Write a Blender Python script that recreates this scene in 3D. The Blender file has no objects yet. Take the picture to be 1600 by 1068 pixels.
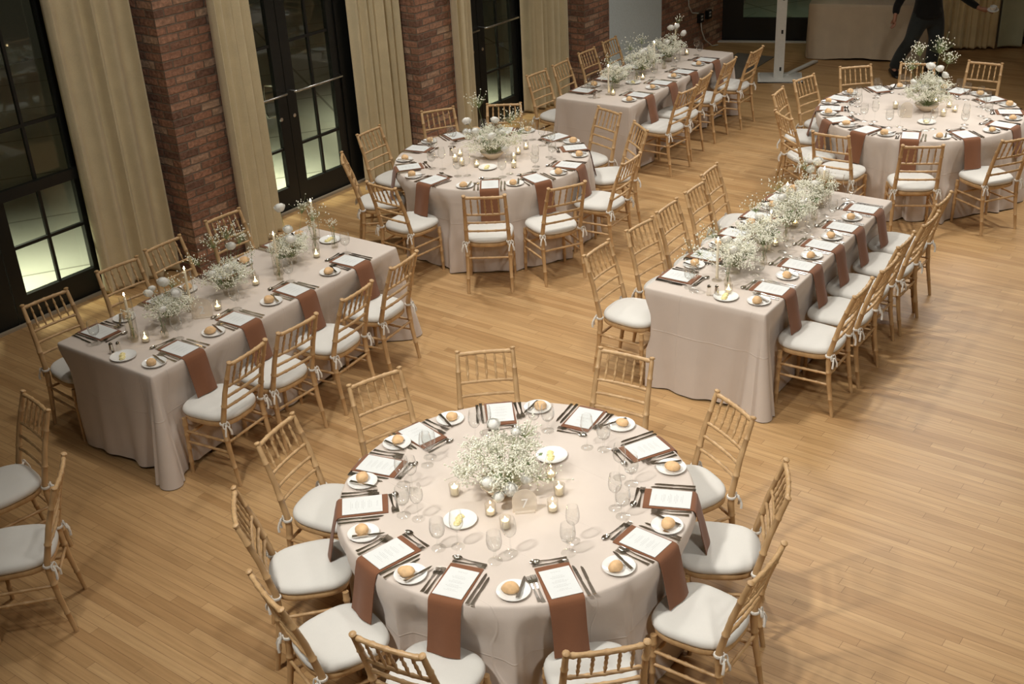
import bpy, bmesh, math, random
from math import sin, cos, pi, radians, sqrt, atan2, hypot
from mathutils import Vector, Matrix

SC = bpy.context.scene
COL = SC.collection
random.seed(11)

# ------------------------------------------------------------------ camera, world, lights, exposure
cam = bpy.data.cameras.new('camera')
cam.sensor_width = 36.0
cam.lens = 41.475
cam.clip_end = 200
co = bpy.data.objects.new('camera', cam)
COL.objects.link(co)
_r, _u, _f = Vector((0.998453, -0.025284, -0.049524)), Vector((0.055605, 0.454009, 0.889261)), Vector((0, 0.890638, -0.454712))
co.matrix_world = Matrix(((_r.x, _u.x, -_f.x, 0), (_r.y, _u.y, -_f.y, 0), (_r.z, _u.z, -_f.z, 4.22194), (0, 0, 0, 1)))
SC.camera = co

w = bpy.data.worlds.new('night')
SC.world = w
w.use_nodes = True
w.node_tree.nodes['Background'].inputs[0].default_value = (1.0, 0.92, 0.66, 1)
w.node_tree.nodes['Background'].inputs[1].default_value = 0.017

SC.view_settings.view_transform = 'Standard'
SC.view_settings.look = 'None'
SC.view_settings.exposure = 0.08
SC.view_settings.gamma = 1.0
SC.view_settings.use_curve_mapping = False
SC.cycles.transparent_max_bounces = 48
SC.cycles.max_bounces = 10
SC.cycles.sample_clamp_indirect = 6.0


def area(name, loc, size, power, col, target=None, spread=180):
    l = bpy.data.lights.new(name, 'AREA')
    l.shape = 'DISK'
    l.size = size
    l.energy = power
    l.color = col
    l.spread = radians(spread)
    o = bpy.data.objects.new(name, l)
    o.location = loc
    d = Vector(target or (loc[0], loc[1], 0)) - Vector(loc)
    o.rotation_euler = d.to_track_quat('-Z', 'Y').to_euler()
    COL.objects.link(o)
    return o


WARM = (1.0, 0.97, 0.905)
area('overhead_light', (-2.3, 3.0, 5.3), 0.45, 32, WARM, (0.2, 5.3, 0.3), 66)
area('overhead_light', (0.4, 5.0, 5.7), 0.5, 14, WARM, (0.6, 5.6, 0), 130)
area('balcony_spot_light', (1.9, 0.2, 5.0), 0.5, 14, WARM, (0.8, 5.2, 0.3), 72)
area('overhead_light', (0.1, 7.9, 5.5), 0.45, 55, WARM, (2.2, 7.6, 0.2), 112)
area('overhead_light', (2.8, 4.0, 5.7), 0.5, 34, WARM, (2.8, 5.0, 0), 125)
area('overhead_light', (-1.3, 10.6, 5.6), 0.5, 32, WARM, (0.2, 10.2, 0), 90)
area('overhead_light', (4.3, 10.4, 5.7), 0.5, 33, WARM, (4.2, 10.8, 0), 110)
area('overhead_light', (6.6, 9.4, 5.4), 0.5, 24, WARM, (4.2, 11.2, 0.3), 70)
area('overhead_light', (1.8, 12.6, 5.7), 0.5, 28, WARM, (1.9, 13.0, 0), 110)
area('overhead_light', (-1.7, 7.2, 5.7), 0.5, 36, WARM, (-2.0, 7.8, 0), 135)
area('overhead_light', (5.4, 14.6, 5.6), 3.4, 80, (1.0, 0.97, 0.92), (2.6, 5.4, 0), 100)  # wide unseen lamp, added to lay a soft sheen on the floor

# ------------------------------------------------------------------ frames of reference
WA = radians(51.6)
WD = Vector((cos(WA), sin(WA), 0))
WN = Vector((sin(WA), -cos(WA), 0))
W0 = Vector((-3.652, 9.706, 0))


def wl(s, n, z=0.0):
    return W0 + WD * s + WN * n + Vector((0, 0, z))


BA = radians(-16)
BD = Vector((cos(BA), sin(BA), 0))
BN = Vector((sin(BA), -cos(BA), 0))
B0 = Vector((3.42, 17.87, 0))


def bl(s, n, z=0.0):
    return B0 + BD * s + BN * n + Vector((0, 0, z))


TH = 0.765
TI = TH + 0.0012      # where things stand on the cloth
ROUND = {'T7': ('near round table', (-0.023, 5.085), 0.914, 0.788, [283, 248, 218, 185, 157.5, 131, 95, 59, 24, 348, 320]),
         'T5': ('middle round table', (-0.092, 10.58), 0.905, 0.785, [268, 228, 193.5, 153, 117, 80, 37, 8, 331, 299]),
         'T8': ('far round table', (4.12, 11.27), 0.97, 0.84, [280, 247, 218, 191, 164, 138, 100, 71, 44, 16, 345, 314])}
LONG = {'T2': ('left long table', (-2.278, 6.563), 53.6, 2.40, 0.965, [0.35, 0.86, 1.40, 2.0], [0.25, 0.80, 1.35, 1.97]),
        'T4': ('right long table', (1.676, 6.956), 53.4, 2.42, 0.905, [0.38, 0.85, 1.27, 1.68, 2.11], [0.27, 0.69, 1.18, 1.60, 2.03]),
        'T1': ('back long table', (1.35, 11.958), 54.5, 2.54, 0.895, [0.43, 0.96, 1.48, 2.06], [0.34, 0.88, 1.45, 2.02])}
CHAIRS = {
    'T7': [(-0.151, 6.095, 273.3), (0.521, 5.994, 238.9), (0.923, 5.461, 204.1), (1.016, 4.903, 168.3), (0.837, 4.383, 142.1), (0.277, 4.011, 97.4), (-0.443, 4.067, 62.2), (-0.904, 4.37, 33.9), (-1.116, 4.933, 12.1), (-1.052, 5.471, 334.5), (-0.655, 5.882, 303.4)],
    'T5': [(-1.026, 11.0, 325.3), (-1.143, 10.393, 8.0), (-0.837, 9.776, 49.3), (-0.143, 9.445, 86.3), (0.405, 9.565, 113.2), (0.874, 10.051, 146.0), (1.030, 10.740, 194.0), (0.835, 11.235, 214.0), (-0.52, 11.487, 290.2), (0.032, 11.539, 266.2)],
    'T8': [(3.102, 11.595, 330.6), (3.409, 11.976, 309.8), (3.878, 12.245, 275.0), (2.997, 10.993, 14.2), (3.159, 10.498, 52.7), (3.703, 10.093, 80.5), (4.406, 10.14, 108.7), (4.427, 12.24, 252.9), (5.024, 12.152, 235.5)],
    'T2L': [(-3.018, 7.373, 318.8), (-2.661, 7.905, 317.9), (-2.393, 8.312, 324.0), (-2.052, 8.837, 319.7)],
    'T2R': [(-1.914, 6.721, 149.2), (-1.627, 7.113, 141.7), (-1.304, 7.555, 148.7), (-1.014, 8.045, 150.1)],
    'T4L': [(0.898, 7.733, 324.1), (1.240, 8.126, 318.0), (1.520, 8.512, 325.0), (1.803, 8.906, 324.5), (2.000, 9.317, 328.3)],
    'T4R': [(2.071, 7.169, 144.3), (2.364, 7.537, 143.3), (2.600, 7.927, 142.9), (2.905, 8.298, 142.5), (3.140, 8.690, 142.5)],
    'T1L': [(0.668, 12.832, 319.5), (0.981, 13.257, 326.4), (1.308, 13.739, 322.5), (1.637, 14.247, 326.2)],
    'T1R': [(1.734, 12.204, 139.0), (1.971, 12.661, 150.2), (2.344, 13.232, 147.4), (2.745, 13.69, 145.4)],
    'S': [(-3.036, 5.866, 222.8), (-2.724, 5.238, 189.3)]}
ORD = ['first', 'second', 'third', 'fourth', 'fifth', 'sixth', 'seventh', 'eighth', 'ninth', 'tenth', 'eleventh', 'twelfth']


# ------------------------------------------------------------------ object helpers
def link(name, me, parent=None):
    o = bpy.data.objects.new(name, me)
    COL.objects.link(o)
    if parent is not None:
        o.parent = parent
    return o


def mesh(bm, mat, smooth=True, name='m'):
    me = bpy.data.meshes.new(name)
    bm.normal_update()
    bm.to_mesh(me)
    bm.free()
    for m in (mat if isinstance(mat, (list, tuple)) else [mat]):
        me.materials.append(m)
    if smooth:
        me.polygons.foreach_set('use_smooth', [True] * len(me.polygons))
        try:
            me.set_sharp_from_angle(angle=radians(45))
        except Exception:
            pass
    return me


def thing(name, label, cat, loc=(0, 0, 0), rz=0.0, group=None, me=None):
    o = link(name, me)
    o.location = loc
    o.rotation_euler = (0, 0, rz)
    o['label'] = label
    o['category'] = cat
    if group:
        o['group'] = group
    return o


def struct(name, me, parent=None):
    o = link(name, me, parent)
    if parent is None:
        o['kind'] = 'structure'
    return o


def copy_tree(o, parent=None):
    c = o.copy()
    COL.objects.link(c)
    if parent is not None:
        c.parent = parent
    for ch in list(o.children):
        copy_tree(ch, c)
    return c


class Proto:
    """first use returns the thing itself, later uses copies of it and of its parts"""
    def __init__(self, build):
        self.build, self.first = build, None

    def get(self, label, loc, rz=0.0, group=None, scale=None, tilt=None):
        if self.first is None:
            o = self.first = self.build()
        else:
            o = copy_tree(self.first)
        o.location = loc
        o.rotation_euler = (tilt or 0.0, 0, rz)
        if scale:
            o.scale = (scale,) * 3
        o['label'] = label
        if group:
            o['group'] = group
        return o


def uvface(bm, f, uv, cs):
    for l, c in zip(f.loops, cs):
        l[uv].uv = c


def add_box(bm, p0, ax, ay, az, uv=True):
    """box from corner p0 along three vectors, uv in metres"""
    p0, ax, ay, az = Vector(p0), Vector(ax), Vector(ay), Vector(az)
    v = [bm.verts.new(p0 + ax * i + ay * j + az * k) for k in (0, 1) for j in (0, 1) for i in (0, 1)]
    lx, ly, lz = ax.length, ay.length, az.length
    q = bm.loops.layers.uv.verify() if uv else None
    for idx, cs in (((0, 1, 5, 4), ((0, 0), (lx, 0), (lx, lz), (0, lz))), ((1, 3, 7, 5), ((lx, 0), (lx + ly, 0), (lx + ly, lz), (lx, lz))),
                    ((3, 2, 6, 7), ((lx + ly, 0), (2 * lx + ly, 0), (2 * lx + ly, lz), (lx + ly, lz))), ((2, 0, 4, 6), ((-ly, 0), (0, 0), (0, lz), (-ly, lz))),
                    ((4, 5, 7, 6), ((0, 0), (lx, 0), (lx, ly), (0, ly))), ((0, 2, 3, 1), ((0, 0), (0, ly), (lx, ly), (lx, 0)))):
        f = bm.faces.new([v[i] for i in idx])
        if q:
            uvface(bm, f, q, cs)
    return v


def box(cx, cy, cz, sx, sy, sz, bm=None):
    bm = bm or bmesh.new()
    add_box(bm, (cx - sx / 2, cy - sy / 2, cz - sz / 2), (sx, 0, 0), (0, sy, 0), (0, 0, sz))
    return bm


def frame_dirs(d):
    d = d.normalized()
    a = Vector((0, 0, 1)) if abs(d.z) < 0.9 else Vector((1, 0, 0))
    x = d.cross(a).normalized()
    return x, d.cross(x).normalized()


def tube(bm, pts, rad, seg=8, cap=True, flat=1.0):
    """swept tube with a radius per point"""
    pts = [Vector(p) for p in pts]
    n = len(pts)
    if not hasattr(rad, '__len__'):
        rad = [rad] * n
    rings = []
    x = y = None
    for i, p in enumerate(pts):
        d = (pts[min(i + 1, n - 1)] - pts[max(i - 1, 0)])
        if d.length < 1e-9:
            d = Vector((0, 0, 1))
        if x is None:
            x, y = frame_dirs(d)
        else:
            d.normalize()
            x = (x - d * x.dot(d)).normalized()
            y = d.cross(x).normalized()
        rings.append([bm.verts.new(p + (x * cos(2 * pi * k / seg) + y * sin(2 * pi * k / seg) * flat) * rad[i]) for k in range(seg)])
    for a, b in zip(rings, rings[1:]):
        for k in range(seg):
            bm.faces.new((a[k], a[(k + 1) % seg], b[(k + 1) % seg], b[k]))
    if cap and seg > 2:
        bm.faces.new(rings[0][::-1])
        bm.faces.new(rings[-1])
    return bm


def lathe(bm, prof, seg=24, cx=0.0, cy=0.0, z0=0.0, closed=False):
    """revolve (r, z) pairs"""
    rings = []
    for r, z in prof:
        if r < 1e-5:
            rings.append([bm.verts.new((cx, cy, z0 + z))])
        else:
            rings.append([bm.verts.new((cx + r * cos(2 * pi * k / seg), cy + r * sin(2 * pi * k / seg), z0 + z)) for k in range(seg)])
    pairs = list(zip(rings, rings[1:]))
    if closed:
        pairs.append((rings[-1], rings[0]))
    for a, b in pairs:
        for k in range(seg):
            k2 = (k + 1) % seg
            if len(a) == 1 and len(b) == 1:
                continue
            if len(a) == 1:
                bm.faces.new((a[0], b[k2], b[k]))
            elif len(b) == 1:
                bm.faces.new((a[k], a[k2], b[0]))
            else:
                bm.faces.new((a[k], a[k2], b[k2], b[k]))
    return bm


def bamboo(a, b, r0, r1, rings, seg=8, bm=None, bulge=1.22):
    """tapered turned rod with raised rings at the given fractions"""
    bm = bm or bmesh.new()
    a, b = Vector(a), Vector(b)
    L = (b - a).length
    ts = [(0.0, 1.0)]
    h = 0.006 / L
    for t in sorted(rings):
        ts += [(t - 2 * h, 1.0), (t - h, bulge), (t + h, bulge), (t + 2 * h, 1.0)]
    ts.append((1.0, 1.0))
    tube(bm, [a.lerp(b, t) for t, _ in ts], [(r0 + (r1 - r0) * t) * k for t, k in ts], seg)
    return bm


# ------------------------------------------------------------------ materials
def nt(name):
    m = bpy.data.materials.new(name)
    m.use_nodes = True
    t = m.node_tree
    return m, t, t.nodes['Principled BSDF']


def N(t, kind, **kw):
    n = t.nodes.new(kind)
    for k, v in kw.items():
        if k in n.inputs.keys():
            n.inputs[k].default_value = v
        else:
            setattr(n, k, v)
    return n


def ramp(t, src, stops):
    r = t.nodes.new('ShaderNodeValToRGB')
    e = r.color_ramp.elements
    while len(e) < len(stops):
        e.new(0.5)
    for i, (p, c) in enumerate(stops):
        e[i].position = p
        e[i].color = (*c, 1)
    t.links.new(src, r.inputs[0])
    return r


def plain(name, col, rough=0.5, metal=0.0, noise=0.0, scale=40, bump=0.0, bscale=200, spec=0.5, sheen=0.0):
    m, t, p = nt(name)
    p.inputs['Roughness'].default_value = rough
    p.inputs['Metallic'].default_value = metal
    p.inputs['Specular IOR Level'].default_value = spec
    if sheen:
        p.inputs['Sheen Weight'].default_value = sheen
    tc = N(t, 'ShaderNodeTexCoord')
    ns = N(t, 'ShaderNodeTexNoise', Scale=scale, Detail=4.0)
    t.links.new(tc.outputs['Object'], ns.inputs['Vector'])
    lo = tuple(max(0, c * (1 - noise)) for c in col)
    hi = tuple(min(1, c * (1 + noise)) for c in col)
    r = ramp(t, ns.outputs['Fac'], [(0.3, lo), (0.7, hi)])
    t.links.new(r.outputs[0], p.inputs['Base Color'])
    if bump:
        n2 = N(t, 'ShaderNodeTexNoise', Scale=bscale, Detail=3.0)
        t.links.new(tc.outputs['Object'], n2.inputs['Vector'])
        b = N(t, 'ShaderNodeBump', Strength=bump, Distance=0.002)
        t.links.new(n2.outputs['Fac'], b.inputs['Height'])
        t.links.new(b.outputs[0], p.inputs['Normal'])
    return m


def fabric(name, col, noise=0.06, weave=900, rough=0.9, bump=0.25, sheen=0.2):
    m, t, p = nt(name)
    p.inputs['Roughness'].default_value = rough
    p.inputs['Specular IOR Level'].default_value = 0.15
    p.inputs['Sheen Weight'].default_value = sheen
    tc = N(t, 'ShaderNodeTexCoord')
    n1 = N(t, 'ShaderNodeTexNoise', Scale=6.0, Detail=3.0)
    n2 = N(t, 'ShaderNodeTexNoise', Scale=float(weave) / 3, Detail=2.0)
    for n in (n1, n2):
        t.links.new(tc.outputs['Object'], n.inputs['Vector'])
    mx = N(t, 'ShaderNodeMath', operation='ADD')
    t.links.new(n1.outputs['Fac'], mx.inputs[0])
    t.links.new(n2.outputs['Fac'], mx.inputs[1])
    ha = N(t, 'ShaderNodeMath', operation='MULTIPLY')
    ha.inputs[1].default_value = 0.5
    t.links.new(mx.outputs[0], ha.inputs[0])
    r = ramp(t, ha.outputs[0], [(0.35, tuple(c * (1 - noise) for c in col)), (0.65, tuple(min(1, c * (1 + noise)) for c in col))])
    t.links.new(r.outputs[0], p.inputs['Base Color'])
    b = N(t, 'ShaderNodeBump', Strength=bump, Distance=0.001)
    t.links.new(n2.outputs['Fac'], b.inputs['Height'])
    t.links.new(b.outputs[0], p.inputs['Normal'])
    return m


def wood(name, c1, c2, scale=14.0, rough=0.4, stretch=(1, 1, 0.12)):
    m, t, p = nt(name)
    p.inputs['Roughness'].default_value = rough
    tc = N(t, 'ShaderNodeTexCoord')
    mp = N(t, 'ShaderNodeMapping')
    mp.inputs['Scale'].default_value = stretch
    ns = N(t, 'ShaderNodeTexNoise', Scale=scale, Detail=6.0, Distortion=0.6)
    t.links.new(tc.outputs['Object'], mp.inputs[0])
    t.links.new(mp.outputs[0], ns.inputs['Vector'])
    r = ramp(t, ns.outputs['Fac'], [(0.3, c1), (0.7, c2)])
    t.links.new(r.outputs[0], p.inputs['Base Color'])
    return m


def thin_glass(name, tint=(0.97, 0.975, 0.97), lo=0.06, hi=0.8, rough=0.02):
    """thin clear glass: mostly transparent, mirror-like towards grazing edges"""
    m, t, p = nt(name)
    t.nodes.remove(p)
    out = [n for n in t.nodes if n.type == 'OUTPUT_MATERIAL'][0]
    tr = N(t, 'ShaderNodeBsdfTransparent')
    tr.inputs[0].default_value = (*tint, 1)
    gl = N(t, 'ShaderNodeBsdfGlossy', Roughness=rough)
    lw = N(t, 'ShaderNodeLayerWeight', Blend=0.4)
    pw = N(t, 'ShaderNodeMath', operation='POWER')
    pw.inputs[1].default_value = 2.6
    mr = N(t, 'ShaderNodeMapRange')
    mr.inputs['To Min'].default_value = lo
    mr.inputs['To Max'].default_value = hi
    mx = N(t, 'ShaderNodeMixShader')
    t.links.new(lw.outputs['Facing'], pw.inputs[0])
    t.links.new(pw.outputs[0], mr.inputs['Value'])
    t.links.new(mr.outputs[0], mx.inputs[0])
    t.links.new(tr.outputs[0], mx.inputs[1])
    t.links.new(gl.outputs[0], mx.inputs[2])
    t.links.new(mx.outputs[0], out.inputs[0])
    return m


def emitter(name, col, strength):
    m, t, p = nt(name)
    p.inputs['Base Color'].default_value = (*col, 1)
    p.inputs['Emission Color'].default_value = (*col, 1)
    p.inputs['Emission Strength'].default_value = strength
    return m


def floor_mat():
    m, t, p = nt('oak_strip_floor')
    tc = N(t, 'ShaderNodeTexCoord')
    mp = N(t, 'ShaderNodeMapping')
    mp.inputs['Rotation'].default_value = (0, 0, radians(38.0))
    t.links.new(tc.outputs['Object'], mp.inputs[0])
    sx = N(t, 'ShaderNodeSeparateXYZ')
    t.links.new(mp.outputs[0], sx.inputs[0])
    dv = N(t, 'ShaderNodeMath', operation='DIVIDE')
    dv.inputs[1].default_value = 0.060
    t.links.new(sx.outputs['Y'], dv.inputs[0])
    fl = N(t, 'ShaderNodeMath', operation='FLOOR')
    t.links.new(dv.outputs[0], fl.inputs[0])
    wn = N(t, 'ShaderNodeTexWhiteNoise', noise_dimensions='1D')
    t.links.new(fl.outputs[0], wn.inputs['W'])
    ml = N(t, 'ShaderNodeMath', operation='MULTIPLY_ADD')
    ml.inputs[1].default_value = 7.0
    t.links.new(wn.outputs['Value'], ml.inputs[0])
    t.links.new(sx.outputs['X'], ml.inputs[2])
    cb = N(t, 'ShaderNodeCombineXYZ')
    t.links.new(ml.outputs[0], cb.inputs['X'])
    t.links.new(sx.outputs['Y'], cb.inputs['Y'])
    br = N(t, 'ShaderNodeTexBrick', offset=0.0, squash=1.0)
    br.inputs['Color1'].default_value = (0.0, 0.0, 0.0, 1)
    br.inputs['Color2'].default_value = (1, 1, 1, 1)
    br.inputs['Mortar'].default_value = (0.5, 0.5, 0.5, 1)
    br.inputs['Scale'].default_value = 1.0
    br.inputs['Mortar Size'].default_value = 0.0011
    br.inputs['Mortar Smooth'].default_value = 0.2
    br.inputs['Brick Width'].default_value = 1.05
    br.inputs['Row Height'].default_value = 0.060
    t.links.new(cb.outputs[0], br.inputs['Vector'])
    # grain along the strips
    mg = N(t, 'ShaderNodeMapping')
    mg.inputs['Scale'].default_value = (1.2, 24, 1)
    t.links.new(cb.outputs[0], mg.inputs[0])
    gn = N(t, 'ShaderNodeTexNoise', Scale=2.0, Detail=7.0, Distortion=0.5)
    t.links.new(mg.outputs[0], gn.inputs['Vector'])
    big = N(t, 'ShaderNodeTexNoise', Scale=0.7, Detail=2.0)
    t.links.new(tc.outputs['Object'], big.inputs['Vector'])
    tone = ramp(t, br.outputs['Color'], [(0.0, (0.395, 0.232, 0.100)), (0.25, (0.450, 0.277, 0.126)), (0.6, (0.485, 0.302, 0.139)), (1.0, (0.515, 0.332, 0.160))])
    gr = ramp(t, gn.outputs['Fac'], [(0.25, (0.80, 0.77, 0.73)), (0.7, (1.08, 1.07, 1.06))])
    mu = N(t, 'ShaderNodeMix', data_type='RGBA', blend_type='MULTIPLY')
    mu.inputs[0].default_value = 1.0
    t.links.new(tone.outputs[0], mu.inputs[6])
    t.links.new(gr.outputs[0], mu.inputs[7])
    seam = N(t, 'ShaderNodeMix', data_type='RGBA', blend_type='MIX')
    seam.inputs[7].default_value = (0.17, 0.085, 0.035, 1)
    t.links.new(br.outputs['Fac'], seam.inputs[0])
    t.links.new(mu.outputs[2], seam.inputs[6])
    t.links.new(seam.outputs[2], p.inputs['Base Color'])
    rr = ramp(t, big.outputs['Fac'], [(0.3, (0.36, 0.36, 0.36)), (0.7, (0.48, 0.48, 0.48))])
    t.links.new(rr.outputs[0], p.inputs['Roughness'])
    p.inputs['Specular IOR Level'].default_value = 0.45
    b = N(t, 'ShaderNodeBump', Strength=0.25, Distance=0.001, invert=True)
    t.links.new(br.outputs['Fac'], b.inputs['Height'])
    t.links.new(b.outputs[0], p.inputs['Normal'])
    return m


def brick_mat():
    m, t, p = nt('old_brick')
    p.inputs['Roughness'].default_value = 0.92
    p.inputs['Specular IOR Level'].default_value = 0.2
    uv = N(t, 'ShaderNodeTexCoord')
    nz = N(t, 'ShaderNodeTexNoise', Scale=9.0, Detail=3.0)
    t.links.new(uv.outputs['UV'], nz.inputs['Vector'])
    ad = N(t, 'ShaderNodeVectorMath', operation='MULTIPLY_ADD')
    ad.inputs[1].default_value = (0.012, 0.012, 0)
    t.links.new(nz.outputs['Color'], ad.inputs[0])
    t.links.new(uv.outputs['UV'], ad.inputs[2])
    br = N(t, 'ShaderNodeTexBrick')
    br.inputs['Color1'].default_value = (0, 0, 0, 1)
    br.inputs['Color2'].default_value = (1, 1, 1, 1)
    br.inputs['Mortar'].default_value = (0.5, 0.5, 0.5, 1)
    br.inputs['Scale'].default_value = 1.0
    br.inputs['Mortar Size'].default_value = 0.008
    br.inputs['Mortar Smooth'].default_value = 0.4
    br.inputs['Brick Width'].default_value = 0.215
    br.inputs['Row Height'].default_value = 0.072
    t.links.new(ad.outputs[0], br.inputs['Vector'])
    tone = ramp(t, br.outputs['Color'], [(0.0, (0.22, 0.125, 0.090)), (0.35, (0.36, 0.195, 0.130)), (0.7, (0.47, 0.25, 0.165)), (1.0, (0.54, 0.38, 0.27))])
    n2 = N(t, 'ShaderNodeTexNoise', Scale=30.0, Detail=6.0)
    t.links.new(uv.outputs['UV'], n2.inputs['Vector'])
    g = ramp(t, n2.outputs['Fac'], [(0.3, (0.62, 0.62, 0.62)), (0.62, (1.05, 1.05, 1.05)), (0.8, (1.5, 1.45, 1.4))])
    mu = N(t, 'ShaderNodeMix', data_type='RGBA', blend_type='MULTIPLY')
    mu.inputs[0].default_value = 1.0
    t.links.new(tone.outputs[0], mu.inputs[6])
    t.links.new(g.outputs[0], mu.inputs[7])
    se = N(t, 'ShaderNodeMix', data_type='RGBA')
    se.inputs[7].default_value = (0.24, 0.185, 0.14, 1)
    t.links.new(br.outputs['Fac'], se.inputs[0])
    t.links.new(mu.outputs[2], se.inputs[6])
    t.links.new(se.outputs[2], p.inputs['Base Color'])
    h = N(t, 'ShaderNodeMath', operation='MULTIPLY_ADD')
    h.inputs[1].default_value = -1.2
    t.links.new(br.outputs['Fac'], h.inputs[0])
    t.links.new(n2.outputs['Fac'], h.inputs[2])
    b = N(t, 'ShaderNodeBump', Strength=0.9, Distance=0.012)
    t.links.new(h.outputs[0], b.inputs['Height'])
    t.links.new(b.outputs[0], p.inputs['Normal'])
    return m


def paving_mat():
    m, t, p = nt('pale_paving')
    p.inputs['Roughness'].default_value = 0.85
    tc = N(t, 'ShaderNodeTexCoord')
    mp = N(t, 'ShaderNodeMapping')
    mp.inputs['Rotation'].default_value = (0, 0, radians(-20))
    t.links.new(tc.outputs['Object'], mp.inputs[0])
    br = N(t, 'ShaderNodeTexBrick', offset=0.0)
    br.inputs['Color1'].default_value = (0.42, 0.43, 0.38, 1)
    br.inputs['Color2'].default_value = (0.47, 0.48, 0.42, 1)
    br.inputs['Mortar'].default_value = (0.22, 0.22, 0.19, 1)
    br.inputs['Scale'].default_value = 1.0
    br.inputs['Mortar Size'].default_value = 0.017
    br.inputs['Brick Width'].default_value = 1.6
    br.inputs['Row Height'].default_value = 1.6
    t.links.new(mp.outputs[0], br.inputs['Vector'])
    t.links.new(br.outputs['Color'], p.inputs['Base Color'])
    return m


M = {}
M['floor'] = floor_mat()
M['brick'] = brick_mat()
M['paving'] = paving_mat()
M['wood'] = wood('blond_chair_wood', (0.43, 0.262, 0.120), (0.60, 0.395, 0.200), 16)
M['cushion'] = fabric('ivory_cushion_fabric', (0.64, 0.625, 0.585), 0.03)
M['ribbon'] = fabric('ivory_ribbon', (0.72, 0.69, 0.63), 0.03)
M['cloth'] = fabric('pale_taupe_linen', (0.60, 0.525, 0.465), 0.035, 1200)
_t = M['cloth'].node_tree
_p = _t.nodes['Principled BSDF']
_tc, _sx, _cb, _ad = N(_t, 'ShaderNodeTexCoord'), N(_t, 'ShaderNodeSeparateXYZ'), N(_t, 'ShaderNodeCombineXYZ'), N(_t, 'ShaderNodeMath', operation='ADD')
_t.links.new(_tc.outputs['Object'], _sx.inputs[0])
_t.links.new(_sx.outputs['X'], _ad.inputs[0])
_t.links.new(_sx.outputs['Y'], _ad.inputs[1])
_t.links.new(_ad.outputs[0], _cb.inputs['X'])
_t.links.new(_sx.outputs['Z'], _cb.inputs['Y'])
_br = N(_t, 'ShaderNodeTexBrick', offset=0.0)
for _k, _v in (('Scale', 1.0), ('Mortar Size', 0.006), ('Mortar Smooth', 1.0), ('Brick Width', 0.52), ('Row Height', 0.46)):
    _br.inputs[_k].default_value = _v
_t.links.new(_cb.outputs[0], _br.inputs['Vector'])
_b2 = N(_t, 'ShaderNodeBump', Strength=0.35, Distance=0.004)
_t.links.new(_br.outputs['Fac'], _b2.inputs['Height'])
_t.links.new(_p.inputs['Normal'].links[0].from_socket, _b2.inputs['Normal'])
_t.links.new(_b2.outputs[0], _p.inputs['Normal'])
M['cloth_back'] = fabric('oatmeal_linen', (0.62, 0.53, 0.40), 0.06, 700)
M['napkin'] = fabric('cinnamon_napkin', (0.198, 0.083, 0.041), 0.08, 1000)
M['card'] = plain('white_card', (0.67, 0.685, 0.675), 0.75, noise=0.01)
M['ink'] = plain('grey_ink', (0.50, 0.50, 0.49), 0.8)
M['china'] = plain('white_china', (0.80, 0.80, 0.78), 0.12, noise=0.01)
M['steel'] = plain('polished_steel', (0.60, 0.57, 0.53), 0.16, 1.0, noise=0.03)
M['crust'] = plain('bread_crust', (0.70, 0.455, 0.235), 0.65, noise=0.22, scale=25, bump=0.4, bscale=90)
M['butter'] = plain('butter', (0.80, 0.70, 0.34), 0.4, noise=0.04)
M['glass'] = thin_glass('clear_stemware', (0.992, 0.994, 0.992), 0.03, 0.85)
M['water'] = thin_glass('still_water', (0.985, 0.988, 0.985), 0.03, 0.4)
M['hurricane'] = thin_glass('hurricane_glass', (0.985, 0.978, 0.96), 0.03, 0.6)
M['votive'] = thin_glass('votive_glass', (0.965, 0.955, 0.93), 0.04, 0.6)
M['pane'] = thin_glass('window_glass', (0.86, 0.88, 0.82), 0.028, 0.4)
M['wax'] = plain('ivory_wax', (0.82, 0.74, 0.58), 0.5, noise=0.02)
M['flame'] = emitter('candle_flame', (1.0, 0.72, 0.36), 55)
M['petal'] = plain('white_petals', (0.92, 0.91, 0.87), 0.8, noise=0.02)
_t = M['petal'].node_tree
_out = [n for n in _t.nodes if n.type == 'OUTPUT_MATERIAL'][0]
_mx, _df = N(_t, 'ShaderNodeMixShader'), N(_t, 'ShaderNodeBsdfTranslucent')
_df.inputs[0].default_value = (0.88, 0.87, 0.80, 1)
_mx.inputs[0].default_value = 0.22
_t.links.new(_out.inputs[0].links[0].from_socket, _mx.inputs[1])
_t.links.new(_df.outputs[0], _mx.inputs[2])
_t.links.new(_mx.outputs[0], _out.inputs[0])
M['breath'] = plain('tiny_white_blossoms', (0.85, 0.84, 0.72), 0.8, noise=0.05)
M['stem'] = plain('green_stems', (0.24, 0.29, 0.12), 0.7, noise=0.25)
M['leaf'] = plain('grey_green_leaves', (0.19, 0.25, 0.12), 0.6, noise=0.3)
M['bowl'] = plain('cream_stoneware', (0.66, 0.56, 0.44), 0.6, noise=0.05)
M['sign'] = thin_glass('frosted_acrylic', (0.96, 0.94, 0.90), 0.04, 0.35, 0.35)
_t = M['sign'].node_tree
_out = [n for n in _t.nodes if n.type == 'OUTPUT_MATERIAL'][0]
_mx, _df = N(_t, 'ShaderNodeMixShader'), N(_t, 'ShaderNodeBsdfDiffuse')
_df.inputs[0].default_value = (0.88, 0.80, 0.70, 1)
_mx.inputs[0].default_value = 0.42
_t.links.new(_out.inputs[0].links[0].from_socket, _mx.inputs[1])
_t.links.new(_df.outputs[0], _mx.inputs[2])
_t.links.new(_mx.outputs[0], _out.inputs[0])
M['white_ink'] = plain('white_paint', (0.88, 0.88, 0.86), 0.6)
M['black'] = plain('black_painted_steel', (0.008, 0.009, 0.008), 0.45, noise=0.1)
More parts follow.
